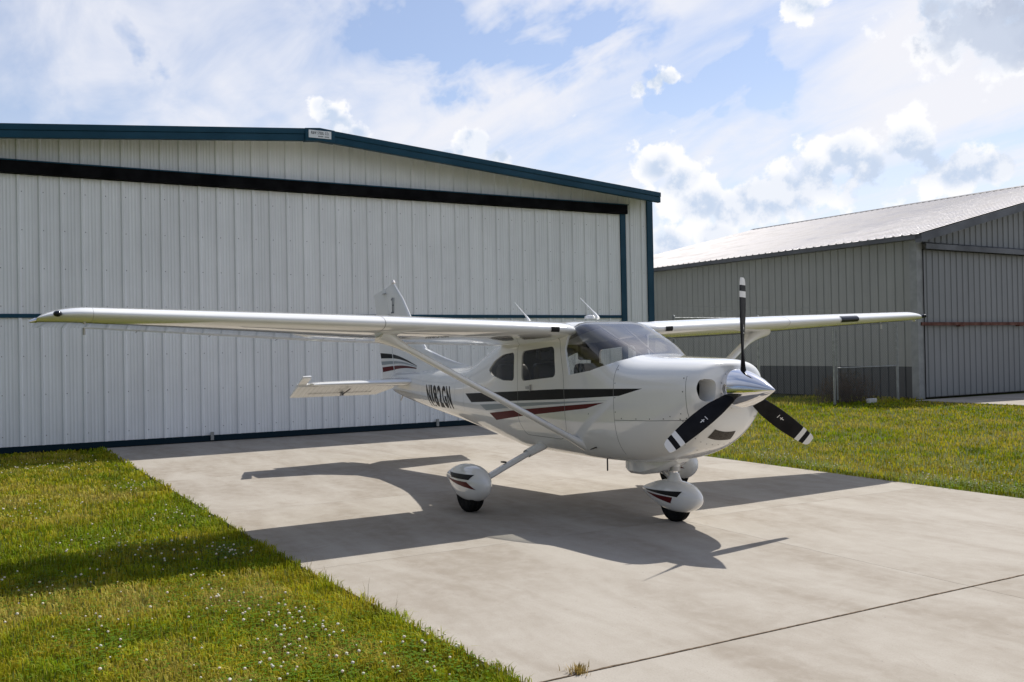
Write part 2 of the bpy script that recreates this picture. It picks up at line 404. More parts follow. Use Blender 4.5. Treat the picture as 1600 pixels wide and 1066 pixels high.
# side walls and back
for yy, sg in ((9.08, 1), (-8.5, -1)):
    b = MB().box(P1((-30, min(yy, yy-sg*.1), 0)), P1((XH-.26, max(yy, yy-sg*.1), 5.3))); b.build('side_wall', H1WALL, h1)
h1box('back_wall', (-30.1, -8.5, 0), (-30.0, 9.05, 5.3), H1WALL)
# bifold door
door = h1box('bifold_door', (XH-.07, -7.7, .12), (XH-.005, 8.06, 5.03), H1WALL)
screw_up = (2.66, 3.35, 4.05, 4.75); screw_lo = (.3, 1.05, 1.75, 2.30)
ys = [-5.315-.05-PITCH*3*2+.0]+[-5.315-.05+PITCH*3*k for k in range(-1, 13)]
ys = [-7.7]+[y for y in ys if -7.6 < y < 7.9]+[8.06]
for a, c in zip(ys, ys[1:]):
    sheet('door_panel', h1mp(.03), a, c, 2.52, 5.05, H1WALL, door, screws=screw_up)
    sheet('door_panel', h1mp(.03), a, c, .11, 2.45, H1WALL, door, screws=screw_lo)
h1box('door_hinge_band', (XH+.0, -7.7, 2.448), (XH+.062, 8.07, 2.522), TEAL, door)
h1box('door_bottom_rail', (XH+.0, -7.7, .015), (XH+.066, 8.07, .125), mat('shaded_teal_rail', (.003, .016, .026), .6, spec=.15), door)  # rail's own shade put into its colour: trim teal darkened to near black
h1box('door_seal', (XH-.03, -7.7, .002), (XH+.03, 8.07, .03), PLASTIC, door)
for yb in (-2.0, 2.9):
    h1box('door_latch', (XH+.066, yb, .03), (XH+.10, yb+.06, .19), GALV, door)
h1box('door_header', (XH+.0, -7.8, 5.062), (XH+.16, 8.25, 5.285), BLKTRIM, h1, .012)
h1box('header_drip_edge', (XH-.002, -7.8, 5.28), (XH+.175, 8.27, 5.30), TEAL)
h1box('door_jamb', (XH-.02, 8.075, 0), (XH+.075, 8.235, 5.06), TEAL)
h1box('door_jamb', (XH-.02, -7.85, 0), (XH+.075, -7.71, 5.06), TEAL)
h1box('corner_trim', (XH-.12, 8.94, 0), (XH+.05, 9.115, 5.45), TEAL)
h1box('corner_trim', (XH-.12, -8.55, 0), (XH+.05, -8.4, 5.45), TEAL)
# roof and rake trim
XF = -12.62
for sg in (1, -1):
    ye = PK+sg*8.5; yk = PK
    top = lambda y: 6.302-.0835*abs(y-.16)
    prof = lambda X: [(X, yk, top(yk)-.02), (X, ye, top(ye)-.02), (X, ye, top(ye)-.09), (X, yk, top(yk)-.09)]
    b = MB().loft([[P1(p) for p in prof(-30.2)], [P1(p) for p in prof(XF-.02)]]); b.build('roof', ROOFW, h1)
    ye2 = .16+sg*8.80
    def strip(x0, x1, za, zb, name, y_in=.16+sg*.30):
        sec = lambda y: [(x0, y, top(y)-za), (x1, y, top(y)-za), (x1, y, top(y)-zb), (x0, y, top(y)-zb)]
        MB().loft([[P1(p) for p in sec(y_in)], [P1(p) for p in sec(ye2)]]).build(name, TEAL, h1, None, .006)
    strip(XF-.12, XF+.03, -.012, .10, 'rake_trim')
    strip(XF-.10, XF+.012, .103, .235, 'rake_fascia')
    strip(XH-.3, XF-.11, .09, .11, 'rake_soffit', .16+sg*.01)
b = MB(); sec = lambda X: [P1(p) for p in ((X, -.15, 6.292), (X, .16, 6.322), (X, .475, 6.292), (X, .475, 6.032), (X, .16, 6.057), (X, -.15, 6.032))]
b.loft([sec(XF-.12), sec(XF+.045)]).build('ridge_cap', TEAL, h1, None, .006)
sg_ = h1box('name_sign', (XF+.046, -.08, 6.105), (XF+.052, .395, 6.262), SIGNW)
def text_mesh(body, size, bold=.0):
    cu = bpy.data.curves.new('t', 'FONT'); cu.body = body; cu.size = size; cu.offset = bold; cu.space_character = 1.2; cu.resolution_u = 4
    o = bpy.data.objects.new('t', cu); COL.objects.link(o)
    dg = bpy.context.evaluated_depsgraph_get(); me = bpy.data.meshes.new_from_object(o.evaluated_get(dg))
    bpy.data.objects.remove(o); bpy.data.curves.remove(cu); return me
def fit_text(body, width, height, bold=0.0):
    me = text_mesh(body, 1.0, bold); co = np.empty(len(me.vertices)*3); me.vertices.foreach_get('co', co); co = co.reshape(-1, 3)
    lo, hi = co.min(0), co.max(0); uv = (co[:, :2]-lo[:2])/(hi[:2]-lo[:2])*[width, height]
    F = [tuple(p.vertices) for p in me.polygons]; return uv, F
uv, F = fit_text('R&W STEEL CO.', .38, .06, .02)
mesh('sign_lettering', [P1((XF+.0535, -.03+u, 6.178+v)) for u, v in uv], F, INK, sg_, None, False)
b = MB()
for a, c, z in ((.12, .23, 6.130), (.255, .35, 6.128)):
    for q in range(6): b.box(P1((XF+.0523, a+(c-a)*q/6, z)), P1((XF+.0533, a+(c-a)*(q+.62)/6, z+.022)))
tag(b.build('sign_small_print', INK, sg_), kind='stuff')

# ------------------------------------------------------------------ grey hangar
h2 = tag(empty('grey_hangar', (-12.38, 18.48, 0), R(2)), 'long grey ribbed steel hangar with galvanised roof beyond the right lawn', 'hangar')
EZ, SL, WID, LEN = 4.88, .2326, 26.0, 19.0
def h2z(y): return EZ+SL*(y if y < WID/2 else WID-y)
b = MB(); g = [(-.3, .1, 0), (-.3, WID-.1, 0), (-.3, WID-.1, EZ), (-.3, WID/2, h2z(WID/2)-.05), (-.3, .1, EZ)]
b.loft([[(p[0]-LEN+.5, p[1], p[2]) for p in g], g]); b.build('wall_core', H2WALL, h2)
for k in range(21):
    a = -LEN+k*.905; c = min(a+.905, -.32)
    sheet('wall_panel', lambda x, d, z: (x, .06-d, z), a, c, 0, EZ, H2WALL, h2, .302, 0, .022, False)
for k in range(29):
    a = .25+k*.905; c = min(a+.905, WID-.2)
    sheet('wall_panel', lambda y, d, z: (-.27+d, y, z), a, c, 4.45, lambda y: h2z(y)+.02, H2DOOR, h2, .302, 0, .022, False)
d2 = MB().box((-.29, .25, .03), (-.20, WID-.25, 4.5)).build('sliding_door', H2DOOR, h2)
for k in range(29):
    a = .25+k*.905; c = min(a+.905, WID-.25)
    sheet('door_panel', lambda y, d, z: (-.17+d, y, z), a, c, .04, 4.5, H2DOOR, d2, .302, 0, .022, False)
MB().box((-.16, .25, .04), (-.13, .33, 4.5)).build('door_edge', G_TRIM, d2)
bx2 = MB().box((-.10, .10, 2.20), (-.03, WID-.5, 2.30)).build('guide_rail', RUST, d2)
for yb in (2.0, 5.2, 8.4):
    MB().box((-.15, yb, 2.17), (-.02, yb+.22, 2.24)).build('rail_bracket', RUST, bx2)
b = MB(); sec = lambda y: [(-.28, y, 4.76), (.10, y, 4.66), (.10, y, 4.50), (.07, y, 4.50), (.05, y, 4.63), (-.28, y, 4.70)]
b.loft([sec(.22), sec(WID-.2)]).build('door_canopy', G_TRIM, h2, None)
MB().box((-.30, -.035, 0), (-.06, .24, EZ+.05)).build('corner_trim', mat('grey_corner_trim', (.24, .25, .25), .5, var=.12), h2)
MB().box((-.05, .235, 0), (-.03, .255, 4.5)).build('corner_gap_strip', BLKTRIM, h2)
for sgn in (0, 1):
    f = (lambda y: y) if sgn == 0 else (lambda y: WID-y)
    for k in range(22):
        a = -LEN-.25+k*.905; c = min(a+.905, .32)
        if c-a < .05: continue
        zt = lambda y: EZ+.10+SL*y
        pr = sheet_profile(a, c, .302, 0, .027, False); n = len(pr); bb = MB()
        bb.add([(x, f(-.36), zt(-.36)+d) for x, d in pr]+[(x, f(WID/2), zt(WID/2)+d) for x, d in pr], [(i, i+1, n+i+1, n+i) for i in range(n-1)])
        bb.build('roof_panel', G_ROOF, h2)
    sec = lambda y: [(.12, f(y), EZ+.09+SL*y), (.34, f(y), EZ+.09+SL*y), (.34, f(y), EZ-.15+SL*y), (.12, f(y), EZ-.15+SL*y)]
    MB().loft([sec(-.34), sec(WID/2)]).build('rake_trim', G_TRIM, h2)
    q = [(f(-.34), EZ-.12), (f(-.30), EZ-.12), (f(-.30), EZ+.015), (f(-.34), EZ+.01)]
    MB().loft([[(-LEN-.2, y, z) for y, z in q], [(.335, y, z) for y, z in q]]).build('eave_fascia', G_TRIM, h2)
    q = [(f(-.30), EZ-.115), (f(.05), EZ-.10), (f(.05), EZ-.08), (f(-.30), EZ-.095)]
    MB().loft([[(-LEN-.2, y, z) for y, z in q], [(.11, y, z) for y, z in q]]).build('eave_soffit', G_TRIM, h2)
b = MB(); q = [(WID/2-.2, h2z(WID/2)+.085), (WID/2, h2z(WID/2)+.155), (WID/2+.2, h2z(WID/2)+.085), (WID/2, h2z(WID/2)+.12)]
b.loft([[(-LEN-.25, y, z) for y, z in q], [(.33, y, z) for y, z in q]]).build('ridge_cap', G_TRIM, h2)

# ------------------------------------------------------------------ chain-link fence
FX = -12.55
fe = tag(empty('chain_link_fence', (FX, 13, 0)), 'galvanised chain-link fence with gate bridging the gap between the two hangars', 'fence')
def Pf(y, z, dx=0): return (dx, y-13, z)
FH = 2.42
for y in (9.25, 12.1, 14.96, 17.62):
    MB().tube([Pf(y, 0), Pf(y, FH+.05)], .035, 10).build('post', GALV, fe, 40)
    MB().tube([Pf(y, FH+.05), Pf(y, FH+.09)], [.042, .012], 10).build('post_cap', GALV, fe, 40)
for a, c in ((9.25, 12.1), (12.1, 14.96)):
    MB().tube([Pf(a, FH), Pf(c, FH)], .022, 8).build('top_rail', GALV, fe, 40)
for z in (FH-.03, 1.02):
    MB().tube([Pf(15.04, z, .03), Pf(17.55, z, .03)], .017, 8).build('gate_rail', GALV, fe, 40)
for y in (15.04, 17.55):
    MB().tube([Pf(y, .12, .03), Pf(y, FH-.03, .03)], .022, 8).build('gate_stile', GALV, fe, 40)
for q, z in enumerate((FH+.12, FH+.22, FH+.32)):
    MB().tube([Pf(9.25, z, -.05*q), Pf(12.1, z-.02, -.05*q), Pf(14.96, z, -.05*q)], .004, 4).build('barbed_wire', GALV, fe)
b = MB(); sp = .075; nz = int((FH-.08)/(sp/2)); wv = .0032
k = 0
y = 9.28
while y < 17.55:
    for i in range(nz):
        z0 = .05+i*sp/2; z1 = z0+sp/2; a, c = (0, sp/2) if i % 2 == 0 else (sp/2, 0)
        for m in (0, 1):
            A = a if m == 0 else sp-a; C = c if m == 0 else sp-c
            if m == 1 and False: continue
        b.add([Pf(y+a-wv, z0, .004), Pf(y+a+wv, z0, .004), Pf(y+c+wv, z1, -.004), Pf(y+c-wv, z1, -.004)], [(0, 1, 2, 3)])
        b.add([Pf(y-a-wv, z0, -.004), Pf(y-a+wv, z0, -.004), Pf(y-c+wv, z1, .004), Pf(y-c-wv, z1, .004)], [(0, 1, 2, 3)])
    y += sp
tag(mesh('chain_link_wires', b.V, b.F, mat('dull_wire', (.13, .135, .13), .7), fe, None, False), kind='stuff')

# ------------------------------------------------------------------ airplane
AP = tag(empty('airplane', (0, 0, 0), R(.5673)), 'white high-wing propeller airplane with black, grey and maroon stripes parked on the concrete', 'airplane')
ST = np.array([
 # x, halfwidth, top, bottom, z of widest, exponent up, exponent down
 (-.385, .165, 1.480, 1.150, 1.315, 2.0, 2.0), (-.391, .250, 1.515, 1.080, 1.310, 2.2, 2.0), (-.405, .325, 1.540, 1.015, 1.300, 2.5, 2.0),
 (-.440, .395, 1.562, .945, 1.290, 2.8, 2.1), (-.520, .447, 1.580, .855, 1.275, 2.9, 2.2), (-.650, .480, 1.592, .765, 1.260, 3.0, 2.4),
 (-.850, .510, 1.602, .680, 1.250, 3.0, 2.7), (-1.15, .540, 1.612, .600, 1.230, 3.0, 3.0), (-1.42, .554, 1.632, .560, 1.220, 3.2, 3.2),
 (-1.70, .560, 1.780, .545, 1.220, 4.2, 3.4), (-2.00, .560, 1.908, .535, 1.200, 5.4, 3.5), (-2.22, .560, 1.985, .530, 1.200, 6.0, 3.5),
 (-2.60, .560, 2.005, .530, 1.200, 5.6, 3.5), (-3.40, .550, 1.99, .530, 1.200, 4.8, 3.5), (-3.75, .530, 1.945, .560, 1.200, 4.2, 3.4),
 (-4.10, .500, 1.835, .600, 1.170, 3.4, 3.2), (-4.60, .455, 1.665, .660, 1.130, 3.0, 2.9), (-5.00, .415, 1.545, .705, 1.110, 2.7, 2.7),
 (-5.40, .375, 1.490, .745, 1.100, 2.5, 2.5), (-6.00, .315, 1.460, .800, 1.110, 2.4, 2.4), (-7.00, .215, 1.420, .900, 1.150, 2.3, 2.3),
 (-7.70, .145, 1.390, .985, 1.180, 2.2, 2.2), (-8.15, .090, 1.360, 1.060, 1.200, 2.2, 2.2), (-8.36, .035, 1.320, 1.130, 1.220, 2.0, 2.0)])
def pchip(X, Y, x):
    h = np.diff(X); d = np.diff(Y)/h; m = np.zeros(len(X)); m[0] = d[0]; m[-1] = d[-1]
    for i in range(1, len(X)-1):
        if d[i-1]*d[i] > 0:
            w1 = 2*h[i]+h[i-1]; w2 = h[i]+2*h[i-1]; m[i] = (w1+w2)/(w1/d[i-1]+w2/d[i])
    i = np.clip(np.searchsorted(X, x)-1, 0, len(X)-2); t = (x-X[i])/h[i]
    return ((1+2*t)*(1-t)**2*Y[i]+t*(1-t)**2*h[i]*m[i]+t*t*(3-2*t)*Y[i+1]+t*t*(t-1)*h[i]*m[i+1])
SX = ST[::-1, 0].copy(); SC = [ST[::-1, c].copy() for c in range(7)]
def st(x):
    x = np.clip(np.asarray(x, float), SX[0], SX[-1]); return [pchip(SX, SC[c], x) for c in range(1, 7)]
def fus(x, ph, off=0.0):
    """fuselage surface point; ph = 0 port side, pi/2 top, pi starboard"""
    x = np.asarray(x, float); ph = np.asarray(ph, float)
    wd, zt, zb, zm, nu, nl = st(x); c, s = np.cos(ph), np.sin(ph); upm = s >= 0
    n = np.where(upm, nu, nl); h = np.where(upm, zt-zm, zm-zb)
    r = (np.abs(c)**n+np.abs(s)**n)**(-1/n)
    return np.stack([x+0*ph, (wd-off)*c*r, zm+(h-off)*s*r], -1)
def phi(x, z, side):
    wd, zt, zb, zm, nu, nl = [float(a) for a in st(x)]
    n, h = (nu, zt-zm) if z >= zm else (nl, zm-zb)
    v = max(-.9999, min(.9999, (z-zm)/h)); u = (1-abs(v)**n)**(1/n)
    a = math.atan2(v, -u if side < 0 else u)
    if a < -math.pi/2: a += 2*math.pi
    return a
SC_S = .55
def dens(poly, step=.03, closed=True):
    out = []; n = len(poly)
    for i in range(n if closed else n-1):
        a = np.array(poly[i], float); b2 = np.array(poly[(i+1) % n], float); k = max(1, int(np.linalg.norm(b2-a)/step))
        out += [tuple(a+(b2-a)*q/k) for q in range(k)]
    if not closed: out.append(tuple(poly[-1]))
    return out
def rounded(poly, r, seg=5):
    out = []; n = len(poly)
    for i in range(n):
        p = np.array(poly[i], float); a = np.array(poly[i-1], float)-p; c = np.array(poly[(i+1) % n], float)-p
        la, lc = np.linalg.norm(a), np.linalg.norm(c); rr = min(r, la*.45, lc*.45); a /= la; c /= lc
        for q in range(seg+1):
            t = q/seg; out.append(tuple(p+a*rr*(1-t)**2+c*rr*t**2))
    return out
def side_poly(poly, side, step=.03): return [(x, phi(x, z, side)*SC_S) for x, z in dens(poly, step)]
def strip_poly(line, side, hw=.003):
    P_ = np.array(dens(line, .04, False)); d = np.gradient(P_, axis=0); d /= np.linalg.norm(d, axis=1)[:, None]; nrm = np.stack([-d[:, 1], d[:, 0]], -1)*hw
    pl = list(map(tuple, P_+nrm))+list(map(tuple, (P_-nrm)[::-1])); return [(x, phi(x, z, side)*SC_S) for x, z in pl]
W_DOOR = rounded([(-3.235, 1.345), (-2.505, 1.405), (-2.53, 1.735), (-3.225, 1.685)], .07)
W_REAR = rounded([(-3.40, 1.675), (-3.41, 1.345), (-3.70, 1.345), (-4.02, 1.40), (-4.13, 1.46), (-3.95, 1.575), (-3.70, 1.650)], .06)
DOORP = rounded([(-3.325, 1.765), (-2.43, 1.815), (-2.355, 1.45), (-2.33, .85), (-2.45, .74), (-3.2, .74), (-3.325, .88)], .05)
BLK = [(-4.88, 1.15), (-3.6, 1.215), (-2.49, 1.275), (-1.05, 1.318), (-1.39, 1.238), (-2.49, 1.165), (-3.6, 1.105), (-4.68, 1.045)]
GRY = [(-4.40, 1.03), (-3.4, 1.09), (-2.4, 1.145), (-1.56, 1.19), (-2.4, 1.122), (-3.4, 1.045), (-4.22, .965)]
RED = [(-4.12, .94), (-3.2, 1.028), (-2.4, 1.10), (-1.63, 1.165), (-1.94, 1.093), (-2.6, 1.02), (-3.2, .955), (-3.94, .862)]
# windshield outline, starboard half then mirrored over the top
ws_r = dens([(-2.285, 1.84), (-2.315, 1.70), (-2.245, 1.43), (-1.86, 1.478), (-1.58, 1.545), (-1.47, 1.588)], .03, False)
ws = [(x, phi(x, z, -1)*SC_S) for x, z in ws_r]
top_s = math.pi/2*SC_S
base_c = [(-1.45+.03*math.sin(q/8*math.pi/2), ws[-1][1]+(top_s-ws[-1][1])*q/8) for q in range(1, 9)]
roof_c = [(-2.285+.055*math.sin(q/8*math.pi/2), ws[0][1]+(top_s-ws[0][1])*q/8) for q in range(1, 9)]
mir = lambda L: [(x, 2*top_s-s_) for x, s_ in L]
half_f = ws+base_c; WSP = half_f+mir(half_f[:-1])[::-1]+mir(roof_c[:-1])+roof_c[::-1]
# rear window on top of the aft cabin
RW = [(x, s_) for x, s_ in dens(rounded([(-4.0, top_s-.27), (-4.0, top_s+.27), (-4.62, top_s+.21), (-4.62, top_s-.21)], .08), .04)]
DUCTS = []
regions = [('windshield', WSP), ('rear_window', RW)]
for sd in (-1, 1):
    nm = 's' if sd < 0 else 'p'
    regions += [('win_door_'+nm, side_poly(W_DOOR, sd)), ('win_rear_'+nm, side_poly(W_REAR, sd)), ('door_'+nm, side_poly(DOORP, sd)),
                ('black', side_poly(BLK, sd)), ('grey', side_poly(GRY, sd)), ('red', side_poly(RED, sd))]
    loop = list(DOORP)+[DOORP[0]]
    regions += [('seam', strip_poly(dens(loop, .03, False), sd, .0032)),
                ('seam', strip_poly([(-1.472, 1.535), (-1.475, 1.25), (-1.47, .98), (-1.46, .66)], sd)),
                ('seam', strip_poly([(-1.466, 1.0), (-.95, 1.02), (-.43, 1.05)], sd)),
                ('seam', strip_poly([(-.535, 1.44), (-.53, 1.30), (-.53, 1.2), (-.535, 1.075)], sd, .0025))]
    for xs_ in (-4.96, -5.28, -6.62): regions.append(('seam2', strip_poly([(xs_, 1.40 if xs_ > -6 else 1.33), (xs_, 1.15), (xs_, .92)], sd, .0022)))
    # cooling inlet beside the spinner, in the curved nose
    ip = []
    for yy, zz in rounded([(.215, 1.405), (.375, 1.415), (.405, 1.33), (.375, 1.215), (.235, 1.205)], .07, 6):
        lo, hi = -.386, -.9
        for _ in range(50):
            mid = (lo+hi)/2; wd, zt, zb, zm, nu, nl = [float(a) for a in st(mid)]
            n, h = (nu, zt-zm) if zz >= zm else (nl, zm-zb)
            inside = abs(yy/wd)**n+abs((zz-zm)/h)**n < 1
            if inside: hi = mid
            else: lo = mid
        wd, zt, zb, zm, nu, nl = [float(a) for a in st(lo)]; h = zt-zm if zz >= zm else zm-zb
        a = math.atan2((zz-zm)/h, sd*yy/wd); a += 2*math.pi if a < -math.pi/2 else 0
        ip.append((lo, a*SC_S))
    regions.append(('inlet', ip)); DUCTS.append([tuple(map(float, fus(x_, s_/SC_S))) for x_, s_ in ip])
# grid
xs = np.concatenate([np.array([-.385, -.388, -.391, -.395, -.40, -.406, -.413, -.42, -.43, -.44, -.455, -.475, -.50, -.53, -.56, -.6, -.65, -.7, -.76, -.82, -.9, -.98, -1.06, -1.14, -1.22, -1.29, -1.36]),
                     np.arange(-1.42, -4.9, -.065), np.arange(-4.95, -8.1, -.12), np.array([-8.15, -8.25, -8.36])])
NPH = 112
phs = np.linspace(-math.pi/2, 3*math.pi/2, NPH+1)
gp = np.array([(x, p*SC_S) for x in xs for p in phs])
cpts = np.array([p for _, pl in regions for p in pl])
keep = np.ones(len(gp), bool)
bd = (np.abs(gp[:, 1]-phs[0]*SC_S) < 1e-9) | (np.abs(gp[:, 1]-phs[-1]*SC_S) < 1e-9) | (np.abs(gp[:, 0]-xs[0]) < 1e-9) | (np.abs(gp[:, 0]-xs[-1]) < 1e-9)
for i in range(0, len(gp), 400):
    d2_ = ((gp[i:i+400, None, :]-cpts[None])**2).sum(-1).min(1); keep[i:i+400] = d2_ > .006**2
gp = gp[keep | bd]
V2 = [Vector(p) for p in gp]; E2 = []
for _, pl in regions:
    o = len(V2); V2 += [Vector(p) for p in pl]; E2 += [(o+i, o+(i+1) % len(pl)) for i in range(len(pl))]
o = len(V2); cl = [(-1.472, p*SC_S) for p in phs]    # cowling split line
V2 += [Vector(p) for p in cl]; E2 += [(o+i, o+i+1) for i in range(len(cl)-1)]
r_ = delaunay_2d_cdt(V2, E2, [], 0, 1e-6)
PV = np.array([(v.x, v.y) for v in r_[0]]); PF = np.array([f for f in r_[2] if len(f) == 3])
cen = PV[PF].mean(1)
def inpoly(pts, poly):
    P_ = np.array(poly); x, y = pts[:, 0], pts[:, 1]; ins = np.zeros(len(pts), bool)
    for (x0, y0), (x1, y1) in zip(P_, np.roll(P_, -1, 0)):
        if y0 == y1: continue
        c = ((y0 > y) != (y1 > y)) & (x < (x1-x0)*(y-y0)/(y1-y0)+x0); ins ^= c
    return ins
area2 = np.abs(np.cross(PV[PF[:, 1]]-PV[PF[:, 0]], PV[PF[:, 2]]-PV[PF[:, 0]])); ok = area2 > 1e-12
PF = PF[ok]; cen = cen[ok]
reg = {}
for nm, pl in regions:
    mk = inpoly(cen, pl); reg[nm] = reg.get(nm, np.zeros(len(cen), bool)) | mk
P3 = fus(PV[:, 0], PV[:, 1]/SC_S)
fmat = np.zeros(len(PF), int)
for i, nm in enumerate(('black', 'grey', 'red', 'seam')): fmat[reg[nm]] = i+1
fmat[reg['seam2']] = 2
glassm = reg['windshield'] | reg['rear_window'] | reg['inlet']
for sd in 'sp': glassm |= reg['win_door_'+sd] | reg['win_rear_'+sd]
cowl = (cen[:, 0] > -1.472) & ~glassm
doors = {sd: reg['door_'+sd] & ~glassm for sd in 'sp'}
body = ~glassm & ~cowl & ~doors['s'] & ~doors['p']
def weld(me, d=1e-5):
    bm = bmesh.new(); bm.from_mesh(me); bmesh.ops.remove_doubles(bm, verts=bm.verts, dist=d)
    bmesh.ops.recalc_face_normals(bm, faces=bm.faces)
    c = sum((f.normal.dot(f.calc_center_median()-Vector((f.calc_center_median().x, 0, 1.2)))*f.calc_area() for f in bm.faces))
    if c < 0: bmesh.ops.reverse_faces(bm, faces=bm.faces)
    bm.to_mesh(me); bm.free()
def skin(name, mask, parent, thick=.022, off=0.0, mats=None):
    F = PF[mask]; used = np.unique(F); mp_ = -np.ones(len(PV), int); mp_[used] = np.arange(len(used))
    V = P3[used] if off == 0 else fus(PV[used, 0], PV[used, 1]/SC_S, off)
    me = bpy.data.meshes.new(name); me.from_pydata(V.tolist(), [], mp_[F].tolist())
    me.polygons.foreach_set('material_index', fmat[mask].astype(np.int32) if mats is None else np.zeros(mask.sum(), np.int32))
    weld(me); me.polygons.foreach_set('use_smooth', np.ones(len(me.polygons), bool))
    ms = mats or [WHITE, BLACKP, GREYP, REDP, SEAM]+[INTER]*5
    o = bpy.data.objects.new(name, me); COL.objects.link(o)
    for m in ms: me.materials.append(m)
    if thick:
        md = o.modifiers.new('s', 'SOLIDIFY'); md.thickness = thick; md.offset = -1; md.material_offset = 5; md.material_offset_rim = 0
        dg = bpy.context.evaluated_depsgraph_get(); me2 = bpy.data.meshes.new_from_object(o.evaluated_get(dg)); o.modifiers.clear(); o.data = me2; me2.name = name
        me2.set_sharp_from_angle(angle=R(48))
    o.parent = parent; return o
FUS = skin('fuselage', body, AP)
COWL = skin('engine_cowling', cowl, AP)
DOOR_S = skin('cabin_door', doors['s'], AP); DOOR_P = skin('cabin_door', doors['p'], AP)
skin('windshield', reg['windshield'], AP, 0, .006, [WSHIELD])
skin('rear_window', reg['rear_window'], FUS, 0, .006, [GLASS])
skin('window', reg['win_door_s'], DOOR_S, 0, .008, [GLASS]); skin('window', reg['win_door_p'], DOOR_P, 0, .008, [GLASS])
skin('window', reg['win_rear_s'], FUS, 0, .008, [GLASS]); skin('window', reg['win_rear_p'], FUS, 0, .008, [GLASS])

def fus_n(x, ph):
    e = 1e-3; a = fus(x+e, ph)-fus(x-e, ph); b2 = fus(x, ph+e)-fus(x, ph-e); n = np.cross(a, b2); n /= np.linalg.norm(n, axis=-1)[..., None]+1e-12
    p = fus(x, ph); s_ = np.sign((n*(p-np.stack([p[..., 0], 0*p[..., 0], 0*p[..., 0]+1.25], -1))).sum(-1)); return n*s_[..., None]
def on_fus(x, z, side, off=.0018):
    ph = phi(x, z, side); p = fus(x, ph); n = fus_n(np.array(x), np.array(ph)); return p+n*off
# registration lettering
for side in (-1, 1):
    uv, F = [], []; xo = 0.0
    for ch in 'N182GN':
        wd_ = .066 if ch == '1' else .146
        uv1, F1 = fit_text(ch, wd_, .30, .038); k0 = len(uv); uv += [(u+xo, v) for u, v in uv1]; F += [tuple(i+k0 for i in f) for f in F1]; xo += wd_+.034
    me = bpy.data.meshes.new('t'); me.from_pydata([(u, v, 0) for u, v in uv], [], F); bm = bmesh.new(); bm.from_mesh(me)
    bmesh.ops.triangulate(bm, faces=bm.faces); bmesh.ops.remove_doubles(bm, verts=bm.verts, dist=1e-5)
    for _ in range(2): bmesh.ops.subdivide_edges(bm, edges=[e for e in bm.edges if e.calc_length() > .05], cuts=1, use_grid_fill=True); bmesh.ops.triangulate(bm, faces=bm.faces)
    V = [v.co.copy() for v in bm.verts]; F = [[v.index for v in f.verts] for f in bm.faces]; bm.free(); bpy.data.meshes.remove(me)
    VV = []
    for v in V:
        z = .925+v.y; x = (-6.32+v.x-.38*(z-.925)) if side < 0 else (-5.29-v.x-.38*(z-.925))
        VV.append(on_fus(x, z, side, .0025))
    mesh('registration_lettering', VV, F, BLACKP, FUS, None, False)
# fasteners on the cowling
def fus_dot(b, x, z, side, r=.007):
    p = on_fus(x, z, side, .0015); n = Vector(fus_n(np.array(x), np.array(phi(x, z, side)))); a = n.orthogonal().normalized(); c = n.cross(a); p = Vector(p)
    b.add([p+(a*math.cos(q*math.pi/3)+c*math.sin(q*math.pi/3))*r for q in range(6)]+[p+n*.003], [(q, (q+1) % 6, 6) for q in range(6)])
for side in (-1, 1):
    for x, z in [(-1.45, 1.49), (-1.45, 1.36), (-1.45, 1.22), (-1.45, 1.08), (-1.36, 1.022), (-1.15, 1.028), (-.97, 1.036), (-.8, 1.045), (-.62, 1.05), (-.56, 1.06), (-.56, 1.30), (-.56, 1.42), (-1.9, 1.04)]:
        b = MB(); fus_dot(b, x, z, side); b.build('fastener', RIVET, COWL if x > -1.47 else FUS)
for q in range(17):       # rivets round the chin
    a = R(200+q*8.5)
    for x in (-.60, -.72):
        p = fus(x, a if a > -math.pi/2 else a); n = Vector(fus_n(np.array(x), np.array(a))); p = Vector(p)+n*.001; t_ = n.orthogonal().normalized(); c = n.cross(t_)
        if q % 2 == 0 or x == -.60:
            b = MB(); b.add([p+(t_*math.cos(k*math.pi/3)+c*math.sin(k*math.pi/3))*.006 for k in range(6)]+[p+n*.002], [(k, (k+1) % 6, 6) for k in range(6)]); b.build('rivet', RIVET, COWL)
# chin air intake, a dark recessed plate
a0, a1 = R(244), R(279)
xx = np.linspace(-.455, -.535, 8); aa = np.linspace(a0, a1, 10)
G = np.array([[fus(np.array(x), np.array(a))+fus_n(np.array(x), np.array(a))*.002 for a in aa] for x in xx]).reshape(-1, 3)
mesh('air_intake', G, grid_faces(8, 10), mat('intake_screen', (.05, .042, .034), .6, var=.3, vscale=60), COWL, 180, False)
for dp in DUCTS:
    n = len(dp); cy = sum(p[1] for p in dp)/n; cz = sum(p[2] for p in dp)/n
    sec = lambda dx, k: [(min(p[0], -.388)-.004-dx, cy+(p[1]-cy)*k, cz+(p[2]-cz)*k) for p in dp]
    b = MB().loft([sec(0, 1.0), sec(.05, .97), sec(.20, .9)], cap=False); b.build('inlet_duct', WHITE, COWL, 60)
